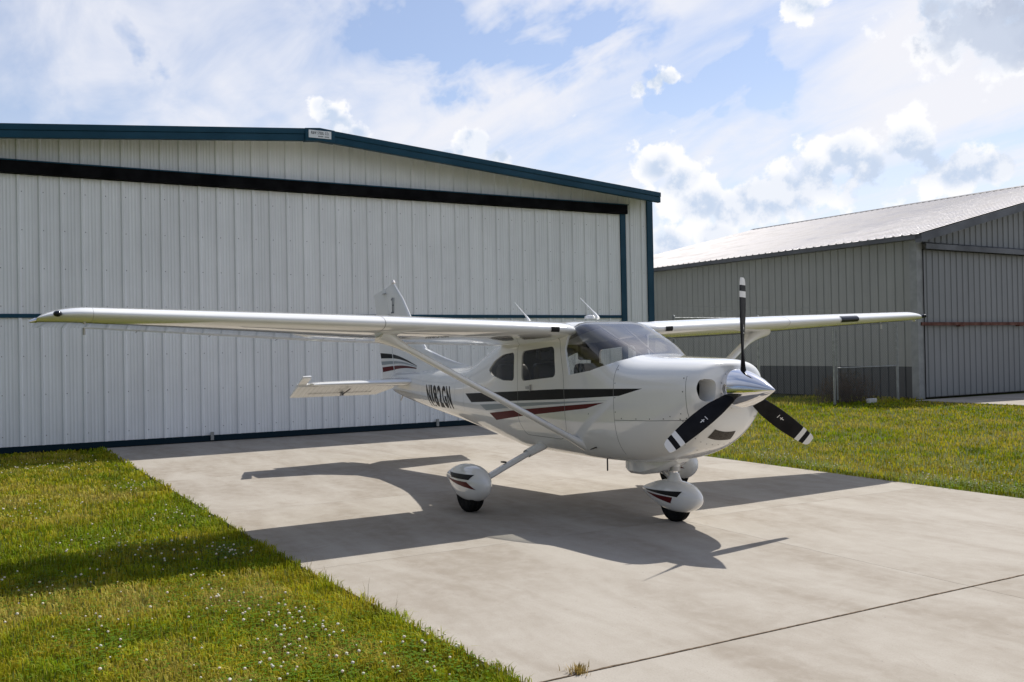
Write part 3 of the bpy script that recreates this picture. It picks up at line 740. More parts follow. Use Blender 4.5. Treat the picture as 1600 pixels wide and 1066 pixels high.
# engine bay baffle behind the inlets, door handle, drain
MB().box((-.66, -.37, 1.0), (-.64, .37, 1.47)).build('engine_baffle', mat('baffle_black', (.02, .02, .02), .7), COWL)
for side in (-1, 1):
    b = MB(); p = on_fus(-3.07, 1.275, side, 0); b.box((p[0]-.055, p[1]-.012, p[2]-.016), (p[0]+.055, p[1]+.012, p[2]+.016)); b.box((p[0]+.04, p[1]-.018, p[2]-.035), (p[0]+.06, p[1]+.018, p[2]+.035))
    b.build('door_handle', STEEL, DOOR_S if side < 0 else DOOR_P)
MB().tube([(-2.02, -.46, .665), (-1.86, -.50, .70)], .007, 6).build('belly_antenna', PLASTIC, FUS)
MB().tube([(-1.95, -.30, .56), (-1.95, -.30, .44)], .008, 6).build('drain_tube', PLASTIC, FUS)
MB().tube([(-1.62, .12, .60), (-1.72, .12, .48), (-1.80, .12, .46)], .03, 10).build('exhaust_pipe', STEEL, COWL, 40)

# ---- wings
def naca(xc, t=.12, m=.02, p=.4):
    yt = 5*t*(.2969*np.sqrt(xc)-.126*xc-.3516*xc**2+.2843*xc**3-.1036*xc**4)
    yc = np.where(xc < p, m/p**2*(2*p*xc-xc**2), m/(1-p)**2*((1-2*p)+2*p*xc-xc**2)) if m else 0*xc
    return yc+yt, yc-yt
def wing_par(y):
    y = abs(y); k = min(max((y-2.6)/2.5, 0), 1.2)
    return dict(c=1.63-.49*k, x=-2.19-.12*k, z=1.905+.034*(y-.55), a=R(5.4-1.0*k))
def wing_pt(y, xc, zc, sgn):
    q = wing_par(y); c, s_ = math.cos(q['a']), math.sin(q['a'])
    return (q['x']-q['c']*(xc*c+zc*s_), sgn*y, q['z']+q['c']*(zc*c-xc*s_))
cosd = lambda n, a=0., b2=1.: a+(b2-a)*(1-np.cos(np.linspace(0, math.pi/2, n)))
def wing_loop(xa, xb, n=22):
    if xa == 0:
        x = cosd(n, 0, xb); u_, l_ = naca(x)
        return [(x[i], u_[i]) for i in range(n-1, -1, -1)]+[(x[i], l_[i]) for i in range(1, n)]
    x = np.linspace(xa, xb, n); u_, l_ = naca(x); mid = (u_[0]+l_[0])/2
    return [(x[i], u_[i]) for i in range(n-1, -1, -1)]+[(xa-.012, u_[0]*.7+l_[0]*.3), (xa-.016, mid), (xa-.012, u_[0]*.3+l_[0]*.7)]+[(x[i], l_[i]) for i in range(0, n)]
CORR = mat('white_corrugated', (.80, .80, .785), .24, coat=.5)
t = NT(CORR.node_tree); wv_ = t.new('ShaderNodeTexWave', bands_direction='Y'); wv_.inputs['Scale'].default_value = 4.2; t.l.new(t.new('ShaderNodeTexCoord').outputs['Object'], wv_.inputs['Vector'])
bp = t.new('ShaderNodeBump'); bp.inputs['Strength'].default_value = .5; bp.inputs['Distance'].default_value = .012; t.l.new(wv_.outputs['Fac'], bp.inputs['Height']); t.l.new(bp.outputs[0], t.n['Principled BSDF'].inputs['Normal'])
for sgn in (-1, 1):
    WG = None
    def part(name, ylist, xa, xb, parent, m=WHITE):
        lp = wing_loop(xa, xb); return MB().loft([[wing_pt(y, a, c, sgn) for a, c in lp] for y in ylist]).build(name, m, parent, 35)
    yl = [.60, 1.0, 1.5, 2.0, 2.6, 3.2, 3.9, 4.6, 5.10]
    WG = part('wing', yl, 0, .725, AP)
    # root section, rounded where it meets the windshield
    secs = []
    for y, cut in ((.34, .16), (.42, .07), (.48, .02), (.54, .004), (.61, 0)):
        lp = wing_loop(0, 1.0); secs.append([wing_pt(y, cut+(1-cut)*a, c*(1-cut*1.2), sgn) for a, c in lp])
    MB().loft(secs).build('wing_root_fairing', WHITE, WG, 35)
    part('flap', [.64, 1.4, 2.1, 2.84], .735, 1.0, WG, CORR)
    part('aileron', [2.87, 3.6, 4.4, 5.07], .735, 1.0, WG, CORR)
    secs = []
    for q in range(11):
        u_ = q/10; y = 5.102+.40*u_; f = math.sqrt(max(1-u_**2.2, .0)); lp = wing_loop(0, 1.0); sc_ = 1-.26*u_**2.5
        zl = naca(np.array([.3]))[1][0]
        secs.append([wing_pt(y, .17*u_**2.5+a*sc_, (c*(.08+.92*f) if c > 0 else c*(.35+.65*(1-u_**2)))-.025*u_**2, sgn) for a, c in lp])
    TP = MB().loft(secs).build('wing_tip', WHITE, WG, 40)
    # lamp glass on the tip, static wicks, strobe
    p = wing_pt(5.36, .035, .0, sgn); bm = bmesh.new(); bmesh.ops.create_uvsphere(bm, u_segments=14, v_segments=8, radius=.034)
    for v in bm.verts: v.co.x *= 1.3; v.co.z *= .75; v.co += Vector((p[0]-.005, p[1], p[2]-.005))
    me = bpy.data.meshes.new('nav_light'); bm.to_mesh(me); bm.free(); me.polygons.foreach_set('use_smooth', np.ones(len(me.polygons), bool)); link('nav_light', me, LENS, TP)
    p = wing_pt(5.50, .30, -.03, sgn); MB().tube([p, (p[0], p[1]+sgn*.05, p[2]-.012)], [.022, .008], 8).build('strobe_light', CHROME, TP, 60)
    p = wing_pt(5.12, .5, -.05, sgn); MB().tube([p, (p[0], p[1], p[2]-.06)], .012, 6).build('tie_down_ring', STEEL, WG)
    for y in (3.2, 3.9, 4.6):
        p = wing_pt(y, .995, 0, sgn); MB().tube([p, (p[0]-.10, p[1], p[2]-.012)], .0025, 4).build('static_wick', PLASTIC, WG)
    # leading-edge patches: cabin vent and (port) landing light
    def le_patch(name, ya, yb, s0, s1, m, off=.0025):
        Y = np.linspace(ya, yb, 5); T = np.linspace(s0, s1, 9); G = []
        for y in Y:
            for tt in T:
                xc = tt*tt; u_, l_ = naca(np.array([xc])); zc = float(u_[0] if tt > 0 else l_[0])
                q = wing_pt(y, xc-.003, zc*1.02+(off if tt > 0 else -off)*.6, sgn); G.append(q)
        mesh(name, G, grid_faces(5, 9), m, WG, 180, False)
    le_patch('cabin_vent', .70, .80, -.11, .06, DARKV)
    if sgn > 0: le_patch('landing_light', 3.58, 3.92, -.15, .17, LENS)
    # seams across the wing
    for y in (2.62,):
        b = MB(); lp = wing_loop(0, .72)
        A = [Vector(wing_pt(y-.003, a-.0008, c*1.012, sgn)) for a, c in lp]; B = [Vector(wing_pt(y+.003, a-.0008, c*1.012, sgn)) for a, c in lp]; n = len(A)
        b.add(A+B, [(i, i+1, n+i+1, n+i) for i in range(n-1)]); b.build('skin_seam', SEAM, WG)
    # lift strut
    A = Vector((-2.15, sgn*.42, .68)); B = Vector(wing_pt(2.46, .27, -.045, sgn)); d = (B-A).normalized()
    ch = (Vector((-1, 0, 0))-d*Vector((-1, 0, 0)).dot(d)).normalized(); nn = d.cross(ch)
    def ssec(t_, cl_, th): c0 = A+(B-A)*t_; return [c0+ch*(cl_*(math.cos(q*math.pi/9))*.5)+nn*(th*.5*math.sin(q*math.pi/9)*(1.1-.25*math.cos(q*math.pi/9))) for q in range(18)]
    SR = MB().loft([ssec(0, .11, .055), ssec(.05, .128, .056), ssec(.10, .133, .055), ssec(.9, .135, .055), ssec(1.0, .135, .055)]).build('lift_strut', WHITE, WG, 50)
    MB().loft([ssec(.90, .14, .065), ssec(.94, .19, .085), ssec(.98, .28, .12), ssec(1.02, .40, .17)]).build('strut_cuff', WHITE, SR, 50)
    MB().loft([ssec(-.01, .24, .09), ssec(.03, .21, .082), ssec(.07, .165, .066), ssec(.11, .14, .058)]).build('strut_cuff', WHITE, SR, 50)

# ---- tail
def symm(n=14, t=.09): x = cosd(n, 0, 1); u_, l_ = naca(x, t, 0); return x, u_
def fin_sec(z, xl, xr, t=.09, cut=1.0):
    x, u_ = symm(16, t); c = (xl-xr); L = [(xl-c*a, b2*c, z) for a, b2 in zip(x, u_)]
    return L+[(p[0], -p[1], p[2]) for p in L[:0:-1]]
def fin_full(z):
    xl = np.interp(z, [1.30, 1.74, 2.83], [-6.55, -6.97, -8.20]); xh = np.interp(z, [1.15, 2.83], [-8.06, -8.50]); xt = np.interp(z, [1.10, 2.83], [-8.47, -8.86]); return xl, xh, xt
def fin_part(z, f0, rudder=False):
    xl, xh, xt = fin_full(z); c = xl-xt; t_ = .085
    if not rudder:
        xc = cosd(14, 0, (xl-xh)/c); u_, _ = naca(xc, t_, 0); L = [(xl-c*a, c*b2, z) for a, b2 in zip(xc, u_)]
        return L+[(p[0], -p[1], p[2]) for p in L[:0:-1]]
    xc = np.linspace((xl-xh)/c+.012, 1.0, 10); u_, _ = naca(xc, t_, 0)
    L = [(xl-c*xc[0]+.02, 0, z)]+[(xl-c*a, c*b2, z) for a, b2 in zip(xc, u_)]; return L+[(p[0], -p[1], p[2]) for p in L[:0:-1]]
slope0 = lambda p: (p[0], p[1], p[2]+.26*(p[0]+8.2)*min(max((p[2]-2.2)/.5, 0), 1))
FIN = MB().loft([[slope0(p) for p in fin_part(z, 0)] for z in (1.28, 1.5, 1.74, 2.1, 2.5, 2.78)]+[[slope0((p[0]-.03*(p[0]+8.3), p[1]*.55, 2.825)) for p in fin_part(2.82, 0)]]).build('fin', WHITE, AP, 40)
RUDX = R(-13)
def slope(p): return (p[0], p[1], p[2]+.26*(p[0]+8.2)*min(max((p[2]-2.2)/.5, 0), 1))
def rot_rudder(p):
    p0 = p
    p = slope(p); p = (p[0], p[1], p0[2]); zz = slope(p0)[2]
    hx = np.interp(p[2], [1.15, 2.83], [-8.06, -8.50]); dx, dy = p[0]-hx, p[1]; c, s_ = math.cos(RUDX), math.sin(RUDX); return (hx+dx*c+dy*s_, dx*(-s_)+dy*c, zz)
RUD = MB().loft([[rot_rudder(p) for p in fin_part(z, 0, True)] for z in (1.14, 1.5, 1.74, 2.1, 2.5, 2.80)]+[[rot_rudder((p[0], p[1]*.5, 2.835)) for p in fin_part(2.83, 0, True)]]).build('rudder', WHITE, FIN, 40)
# dorsal fillet
secs = []
for q in range(12):
    u_ = q/11; x = -5.30-1.85*u_; zt = 1.475+.02*u_+(.30*u_**1.5); wd = .012+.05*u_; zb = float(st(x)[1])-.06
    secs.append([(x, -wd*1.8, zb), (x, -wd, zb+.5*(zt-zb)), (x, -wd*.45, zt-.012), (x, 0, zt), (x, wd*.45, zt-.012), (x, wd, zb+.5*(zt-zb)), (x, wd*1.8, zb)])
MB().loft(secs).build('dorsal_fillet', WHITE, FIN, 50)
b = MB().tube([(-8.20, 0, 2.82), (-8.22, 0, 2.87)], [.035, .02], 8); b.build('beacon_light', mat('beacon_glass', (.75, .72, .70), .2), FIN, 60)
# fin stripes: bands over fin and rudder near the root
def fin_y(x, z):
    xl, xh, xt = fin_full(z); c = xl-xt; a = min(max((xl-x)/c, 0.002), .999); return float(naca(np.array([a]), .085, 0)[0][0])*c
def fin_band(name, pts, m):
    (r0_, r1_, f_) = pts   # rear top, rear bottom, front tip (x,z)
    for sgn in (-1, 1):
        for seg in ('fin', 'rudder'):
            G = []; N_ = 26
            for i in range(N_):
                u_ = i/(N_-1)
                for j in range(4):
                    v = j/3; xr = r0_[0]+(r1_[0]-r0_[0])*v; zr = r0_[1]+(r1_[1]-r0_[1])*v
                    bow = .05*math.sin(u_*math.pi)
                    x = xr+(f_[0]-xr)*u_; z = zr+(f_[1]-zr)*u_+bow
                    hx = np.interp(z, [1.15, 2.83], [-8.06, -8.50])
                    x = max(x, hx+.006) if seg == 'fin' else min(x, hx-.03)
                    p = (x, sgn*(fin_y(x, z)+.003), z); G.append(rot_rudder(p) if seg == 'rudder' else p)
            mesh(name, G, grid_faces(N_, 4), m, FIN if seg == 'fin' else RUD, None, False)
fin_band('black_stripe', ((-8.60, 1.69), (-8.57, 1.60), (-7.05, 1.46)), BLACKP)
fin_band('grey_stripe', ((-8.56, 1.55), (-8.54, 1.49), (-6.95, 1.44)), GREYP)
fin_band('maroon_stripe', ((-8.52, 1.455), (-8.50, 1.375), (-6.85, 1.42)), REDP)
def fin_mark(strokes, name):
    b = MB()
    for x0, z0, x1, z1, wd in strokes:
        d = np.array([x1-x0, z1-z0]); n = np.array([-d[1], d[0]])/np.linalg.norm(d)*wd
        q = [(x0+n[0], z0+n[1]), (x1+n[0], z1+n[1]), (x1-n[0], z1-n[1]), (x0-n[0], z0-n[1])]
        b.add([(x, -(fin_y(x, z)+.004), z) for x, z in q], [(0, 1, 2, 3)])
    b.build(name, mat('emblem_ink', (.10, .12, .14), .5), FIN)
fin_mark([(-8.16, 2.34, -8.16, 2.58, .012), (-8.10, 2.34, -8.10, 2.58, .012), (-8.16, 2.58, -8.22, 2.54, .01), (-8.10, 2.46, -8.17, 2.46, .01), (-8.10, 2.34, -8.22, 2.34, .01)], 'fin_emblem')
b = MB().box((-8.55, -.06, 2.655), (-8.42, -.04, 2.672)); b.build('hinge_bracket', STEEL, FIN)
# horizontal tail
DR = R(25)
for sgn in (-1, 1):
    zs = 1.235
    def ssx(y): return np.interp(y, [.05, 1.60], [-7.10, -7.42]), -7.73
    def hs(y, k=1.0):
        xl, xh = ssx(y); c = (xl-xh)/.62; xc = cosd(12, 0, .62); u_, _ = naca(xc, .125, 0); L = [(xl-c*a, sgn*y, zs+.012+c*b2*k) for a, b2 in zip(xc, u_)]
        return L+[(p[0], p[1], 2*zs+.024-p[2]) for p in L[:0:-1]]
    STB = MB().loft([hs(.04), hs(.5), hs(1.0), hs(1.50), hs(1.58, .8), hs(1.61, .4)]).build('stabilizer', WHITE, AP, 40)
    def rote(p):
        dx, dz = p[0]+7.74, p[2]-zs; c, s_ = math.cos(DR), math.sin(DR); return (-7.74+dx*c-dz*s_, p[1], zs+dx*s_+dz*c)
    def el(y, x0, x1, th): return [rote(p) for p in ((x0+.02, sgn*y, zs), (x0, sgn*y, zs+th), (x1, sgn*y, zs+.006), (x1, sgn*y, zs-.006), (x0, sgn*y, zs-th))]
    ELV = MB().loft([el(.16, -7.75, -7.98, .036), el(.36, -7.75, -8.21, .036), el(1.0, -7.75, -8.21, .034), el(1.64, -7.75, -8.21, .03), el(1.76, -7.75, -8.20, .028)]).build('elevator', CORR, STB, 30)
    MB().loft([el(1.635, -7.45, -7.76, .022), el(1.76, -7.45, -7.76, .018)]).build('horn_balance', WHITE, ELV, 30)
    b = MB(); q = [rote(p) for p in ((-8.035, sgn*.50, zs-.024), (-8.035, sgn*1.52, zs-.022), (-8.05, sgn*1.52, zs-.021), (-8.05, sgn*.50, zs-.023))]
    b.add(q, [(0, 1, 2, 3)])
    if sgn < 0:
        b.build('trim_tab_gap', SEAM, ELV); a = rote((-7.82, sgn*.92, zs-.055)); c = rote((-8.06, sgn*.98, zs-.055))
        MB().tube([a, c], .008, 6).build('trim_rod', PLASTIC, ELV)
        MB().box((c[0]-.02, c[1]-.025, c[2]-.01), (c[0]+.02, c[1]+.025, c[2]+.04)).build('trim_horn', STEEL, ELV)
MB().tube([(-7.9, 0, 1.0), (-7.98, 0, .93)], .012, 6).build('tail_tie_down', STEEL, FUS)

# ---- landing gear
PT = np.array([(0, .0), (.012, .2), (.04, .40), (.10, .64), (.20, .87), (.32, .985), (.42, 1.0), (.55, .95), (.70, .76), (.84, .50), (.93, .31), (.975, .20), (1, .12)])
class Pant:
    def __init__(s, x0, x1, yc, zc, hw, hu, hl): s.x0, s.x1, s.yc, s.zc, s.hw, s.hu, s.hl = x0, x1, yc, zc, hw, hu, hl
    def f(s, x): return float(pchip(PT[:, 0], PT[:, 1], np.array((s.x0-x)/(s.x0-s.x1))))
    def zoff(s, x): u_ = (s.x0-x)/(s.x0-s.x1); return .03*max(u_-.4, 0)
    def sec(s, x, n=28):
        f = max(s.f(x), .01); e = 2.25; out = []
        for q in range(n):
            a = q*2*math.pi/n; c, d = math.cos(a), math.sin(a); r = (abs(c)**e+abs(d)**e)**(-1/e)
            out.append((x, s.yc+s.hw*f*c*r, s.zc+s.zoff(x)+(s.hu if d > 0 else s.hl)*f*d*r))
        return out
    def build(s, name, parent):
        us = np.concatenate([np.linspace(0, .1, 9)**1.0, np.linspace(.14, 1, 22)]); return MB().loft([s.sec(s.x0+(s.x1-s.x0)*u_) for u_ in us]).build(name, WHITE, parent, 50)
    def y(s, x, z, side):
        f = max(s.f(x), .01); e = 2.25; v = (z-s.zc-s.zoff(x))/((s.hu if z > s.zc+s.zoff(x) else s.hl)*f); v = max(-.9, min(.9, v)); return s.yc+side*(s.hw*f*(1-abs(v)**e)**(1/e)+.003)
    def decal(s, name, quad, side, m, parent):
        G = []; N_, K = 22, 6
        for i in range(N_):
            u_ = i/(N_-1)
            for j in range(K):
                v = j/(K-1); a = np.array(quad[0])*(1-u_)+np.array(quad[1])*u_; c = np.array(quad[3])*(1-u_)+np.array(quad[2])*u_; p = a*(1-v)+c*v
                f = max(s.f(p[0]), .01); zz = s.zc+s.zoff(p[0]); pz = min(max(p[1], zz-.9*s.hl*f), zz+.9*s.hu*f); G.append((p[0], s.y(p[0], pz, side), pz))
        mesh(name, G, grid_faces(N_, K), m, parent, 180, False)
def wheel(x, y, r, wd, parent):
    secs = []; prof = [(-wd*.5, r*.55), (-wd*.5, r*.80), (-wd*.42, r*.93), (-wd*.30, r*.99), (-wd*.2, r), (-wd*.18, r*.975), (-wd*.12, r*.975), (-wd*.10, r), (wd*.10, r), (wd*.12, r*.975), (wd*.18, r*.975), (wd*.2, r), (wd*.30, r*.99), (wd*.42, r*.93), (wd*.5, r*.80), (wd*.5, r*.55)]
    N_ = 36; secs = [[(x+rr*math.cos(q*2*math.pi/N_), y+dy, r-.006+rr*math.sin(q*2*math.pi/N_)) for q in range(N_)] for dy, rr in prof]
    T = MB().loft(secs).build('tyre', RUBBER, parent, 50)
for sgn in (-1, 1):
    LEG = MB()
    pts = [(-3.02, sgn*.40, .63), (-3.00, sgn*.60, .56), (-2.98, sgn*.95, .42), (-2.97, sgn*1.26, .285), (-2.97, sgn*1.34, .25)]
    secs = []
    for i, p in enumerate(pts):
        d = (Vector(pts[min(i+1, 4)])-Vector(pts[max(i-1, 0)])).normalized(); a = Vector((1, 0, 0)); n = d.cross(a); secs.append([Vector(p)+a*(.055*math.cos(q*math.pi/8))+n*(.032*math.sin(q*math.pi/8)) for q in range(16)])
    LEG = LEG.loft(secs).build('landing_gear_leg', WHITE, AP, 50)
    MB().loft([[Vector(c)+(Vector(p)-Vector(c))*k for p in secs[j]] for j, c, k in ((0, pts[0], 1.6), (1, (pts[1][0], pts[1][1]-sgn*.09, pts[1][2]+.03), 1.4), (1, (pts[1][0], pts[1][1]-sgn*.03, pts[1][2]+.012), 1.12))]).build('leg_fairing', WHITE, LEG, 50)
    MB().box((-3.04, sgn*.93-.02, .47), (-2.98, sgn*.93+.02, .485)).build('entry_step', PLASTIC, LEG)
    PN = Pant(-2.52, -3.46, sgn*1.39, .315, .145, .185, .205); po = PN.build('wheel_fairing', LEG)
    wheel(-2.93, sgn*1.39, .218, .155, po)
    for sd in (-1, 1):
        PN.decal('black_stripe', [(-2.66, .418), (-3.22, .40), (-3.12, .355), (-2.72, .362)][0:4], sd, BLACKP, po)
        PN.decal('maroon_stripe', [(-2.75, .338), (-3.30, .335), (-3.24, .328), (-2.62, .268)], sd, REDP, po)
NG = MB().tube([(-1.22, 0, .64), (-1.24, 0, .50)], .045, 14).build('nose_strut', WHITE, AP, 50)
MB().tube([(-1.24, 0, .51), (-1.25, 0, .37)], .030, 14).build('oleo_piston', CHROME, NG, 50)
MB().tube([(-1.24, 0, .53), (-1.24, 0, .49)], .052, 14).build('strut_collar', STEEL, NG, 50)
for a, c in (((-1.28, 0, .56), (-1.40, 0, .47)), ((-1.40, 0, .47), (-1.30, 0, .40))):
    b = MB(); A = Vector(a); C_ = Vector(c)
    for yy in (-.035, .035): b.tube([A+Vector((0, yy, 0)), C_+Vector((0, yy*.5, 0))], .010, 6)
    b.build('torque_link', STEEL, NG)
NP = Pant(-.86, -1.74, 0, .245, .135, .155, .155); npo = NP.build('wheel_fairing', NG)
b = MB(); b.loft([[(-1.25+.10*math.cos(q*math.pi/8)*k, .055*math.sin(q*math.pi/8)*k, z) for q in range(16)] for z, k in ((.33, 1.5), (.38, 1.1), (.43, .75), (.47, .6))]).build('fork_fairing', WHITE, npo, 50)
wheel(-1.24, 0, .182, .13, npo)
for sd in (-1, 1):
    NP.decal('black_stripe', [(-1.02, .318), (-1.66, .275), (-1.60, .268), (-1.07, .262)], sd, BLACKP, npo)
    NP.decal('maroon_stripe', [(-1.13, .252), (-1.62, .250), (-1.56, .242), (-1.06+-.10, .192)], sd, REDP, npo)
# cowl exit lip and boot behind the nose leg
b = MB(); b.loft([[(x, y, z) for y, z in ((-w_, .64), (-w_, zb+.03), (-w_+.04, zb), (w_-.04, zb), (w_, zb+.03), (w_, .64))] for x, w_, zb in ((-1.12, .10, .585), (-1.3, .15, .50), (-1.55, .19, .43), (-1.75, .19, .425), (-1.80, .18, .45))]).build('cowl_exit_fairing', WHITE, COWL, 35)

# ---- propeller
PR = MB()
prof = [(-.402, .176), (-.396, .181), (-.35, .181), (-.29, .174), (-.22, .159), (-.14, .132), (-.05, .093), (.03, .049), (.08, .019), (.099, .007), (.105, .001)]
SP = MB().loft([[(x, r*math.cos(q*2*math.pi/48), 1.315+r*math.sin(q*2*math.pi/48)) for q in range(48)] for x, r in prof]).build('spinner', CHROME, AP, 60)
for k in range(12):
    a = k*math.pi/6+.2; p = Vector((-.37, .1815*math.cos(a), 1.315+.1815*math.sin(a))); n = Vector((0, math.cos(a), math.sin(a))); e = Vector((1, 0, 0)); f = n.cross(e)
    b = MB(); b.add([p+(e*math.cos(q*math.pi/3)+f*math.sin(q*math.pi/3))*.006 for q in range(6)]+[p+n*.002], [(q, (q+1) % 6, 6) for q in range(6)]); b.build('screw', RIVET, SP)
rr = [.10, .15, .20, .27, .35, .45, .55, .65, .75, .82, .821, .875, .876, .93, .931, .96, .985, .998]
chd = lambda r: np.interp(r, [.1, .15, .2, .35, .5, .65, .8, .92, .96, .985, 1.0], [.095, .10, .118, .152, .164, .160, .145, .124, .112, .092, .055])
bet = lambda r: R(np.interp(r, [.1, .2, .35, .55, .75, 1.0], [58, 52, 41, 31, 25, 20]))
thk = lambda r: np.interp(r, [.1, .15, .2, .35, .6, 1.0], [.85, .6, .36, .15, .09, .06])
def blade_pt(a, r, u_, top):
    er = np.array((0, math.sin(a), math.cos(a))); et = np.array((0, -math.cos(a), math.sin(a))); X = np.array((1., 0, 0)); be = bet(r)
    c = et*math.cos(be)+X*math.sin(be); n = X*math.cos(be)-et*math.sin(be); ch_ = chd(r); x = .38-u_
    y = float(naca(np.array([u_]), thk(r), 0)[0][0]); return np.array((-.285, 0, 1.315))+er*r+c*(x*ch_)+n*(y*ch_*(1.2 if top else -.8))
xc = list(cosd(9, 0, 1))
for i in range(3):
    a = R(.9)+i*2*math.pi/3; b = MB(); secs = []
    for r in rr: secs.append([blade_pt(a, r, u_, True) for u_ in xc]+[blade_pt(a, r, u_, False) for u_ in xc[-2:0:-1]])
    V = [p for s_ in secs for p in s_]; n = len(secs[0]); F = []; I = []
    for k in range(len(secs)-1):
        rm = (rr[k]+rr[k+1])/2; mi = 1 if (.82 < rm < .8755 or rm > .9305) else 0
        for j in range(n): F.append((k*n+j, k*n+(j+1) % n, (k+1)*n+(j+1) % n, (k+1)*n+j)); I.append(mi)
    F.append(tuple((len(secs)-1)*n+j for j in range(n))); I.append(1)
    BL = mesh('propeller_blade', V, F, [PROPB, PROPW], AP, 50, True, I)
    b = MB()    # small white maker's marks on the blade face
    for (ra, ua, rb, ub, w_) in ((.50, .30, .50, .52, .004), (.545, .33, .545, .50, .004), (.525, .42, .575, .42, .004)):
        A = blade_pt(a, ra, ua, True); B = blade_pt(a, rb, ub, True); C0 = blade_pt(a, ra+.001, ua+.002, True)
        d = (B-A)/np.linalg.norm(B-A); er = np.array((0, math.sin(a), math.cos(a))); s_ = er-d*er.dot(d) if abs(d.dot(er)) < .8 else np.cross(d, np.cross(er, d))
        if np.linalg.norm(s_) < 1e-3 or abs(d.dot(er)) > .8: s_ = blade_pt(a, ra, ua+.05, True)-blade_pt(a, ra, ua-.05, True)
        s_ = s_/np.linalg.norm(s_)*w_; nx = np.array((.004, 0, 0))
        b.add([A+s_+nx, B+s_+nx, B-s_+nx, A-s_+nx], [(0, 1, 2, 3)])
    b.build('blade_mark', PROPW, BL)

# ---- antennas
for bx_, by_ in ((-3.45, -.30), (-2.46, -.02)):
    z = 2.04; tip = (bx_-.36, by_+.01, z+.235)
    MB().tube([(bx_, by_, z-.01), (bx_-.06, by_, z+.045), (bx_-.12, by_+.003, z+.085), tip], [.020, .013, .006, .003], 8).build('whip_antenna', WHITE, AP, 60)
b = MB(); b.loft([[(-2.62+.09*math.cos(q*math.pi/8)*k, -.02+.045*math.sin(q*math.pi/8)*k, z) for q in range(16)] for z, k in ((2.03, 1), (2.06, .9), (2.07, .5))]); b.build('gps_antenna', WHITE, AP, 60)
MB().tube([(-4.98, 0, 1.53), (-5.01, 0, 1.60), (-5.03, 0, 1.68)], [.012, .006, .003], 6).build('tail_antenna', WHITE, AP, 60)

# ---- cabin
CAB = AP
b = MB().box((-3.9, -.40, .69), (-1.5, .40, .71)); b.build('cabin_floor', INTER, AP)
def seat(x, y, wd=.44):
    s0 = MB().box((x-.24, y-wd/2, .80), (x+.26, y+wd/2, .95)).build('seat', LEATHER, AP, None, .05)
    sec = lambda z, dx, hw, th: [(x-.22+dx-th/2, y-hw, z), (x-.22+dx+th/2, y-hw, z), (x-.22+dx+th/2, y+hw, z), (x-.22+dx-th/2, y+hw, z)]
    MB().loft([sec(.90, .02, wd/2, .14), sec(1.2, -.05, wd/2, .15), sec(1.48, -.12, wd/2*.9, .12), sec(1.53, -.13, wd/2*.75, .09)]).build('backrest', LEATHER, s0, None, .03)
    MB().loft([sec(1.57, -.14, .13, .09), sec(1.74, -.16, .12, .08)]).build('headrest', LEATHER, s0, None, .03)
    MB().box((x-.15, y-.10, .70), (x+.2, y+.10, .81)).build('seat_base', PLASTIC, s0)
for x, y in ((-2.72, -.27), (-2.72, .27), (-3.62, -.25), (-3.62, .25)): seat(x, y)
b = MB(); sec = lambda x, hw, zt, zb: [(x, -hw, zb), (x, -hw, zt-.04), (x, -hw+.08, zt), (x, hw-.08, zt), (x, hw, zt-.04), (x, hw, zb)]
IP = b.loft([sec(-1.56, .46, 1.53, 1.40), sec(-1.78, .50, 1.525, 1.02), sec(-1.90, .50, 1.50, 1.44)]).build('instrument_panel', PLASTIC, AP, 40)
for y in (-.25, .25):
    Y_ = MB().tube([(-1.80, y, 1.22), (-2.05, y, 1.22)], .014, 8).build('control_yoke', PLASTIC, AP, 40)
    MB().tube([(-2.05, y-.14, 1.34), (-2.05, y-.15, 1.24), (-2.05, y-.08, 1.20), (-2.05, y+.08, 1.20), (-2.05, y+.15, 1.24), (-2.05, y+.14, 1.34)], .016, 8).build('yoke_grip', PLASTIC, Y_, 60)
MB().box((-1.74, -.10, 1.535), (-1.60, .02, 1.57)).build('glareshield_compass', PLASTIC, IP, None, .01)
for y in (-.16, .16):
    MB().tube([(-1.56, y*.5, 1.60), (-2.25, y, 1.94)], .009, 8).build('windshield_tube', INTER, AP)

# ------------------------------------------------------------------ grass
def inst_mesh(name, V, F, C, m, kind='stuff'):
    me = bpy.data.meshes.new(name); nv, nf = len(V), len(F)
    me.vertices.add(nv); me.vertices.foreach_set('co', V.astype(np.float32).ravel())
    k = F.shape[1]; me.loops.add(nf*k); me.loops.foreach_set('vertex_index', F.astype(np.int32).ravel())
    me.polygons.add(nf); me.polygons.foreach_set('loop_start', np.arange(0, nf*k, k, dtype=np.int32)); me.polygons.foreach_set('loop_total', np.full(nf, k, dtype=np.int32))
    at = me.color_attributes.new('Col', 'FLOAT_COLOR', 'POINT'); at.data.foreach_set('color', np.concatenate([C, np.ones((nv, 1))], 1).astype(np.float32).ravel())
    me.update(calc_edges=True); me.validate(); me.materials.append(m)
    o = bpy.data.objects.new(name, me); COL.objects.link(o); o['kind'] = kind; return o
def vnoise(x, y, s, seed):
    """value noise"""
    x = x*s+seed*17.3; y = y*s-seed*9.1; xi = np.floor(x).astype(int); yi = np.floor(y).astype(int); fx = x-xi; fy = y-yi; fx = fx*fx*(3-2*fx); fy = fy*fy*(3-2*fy)
    h = lambda a, b2: (np.sin(a*127.1+b2*311.7+seed*74.7)*43758.5453) % 1.0
    return (h(xi, yi)*(1-fx)+h(xi+1, yi)*fx)*(1-fy)+(h(xi, yi+1)*(1-fx)+h(xi+1, yi+1)*fx)*fy
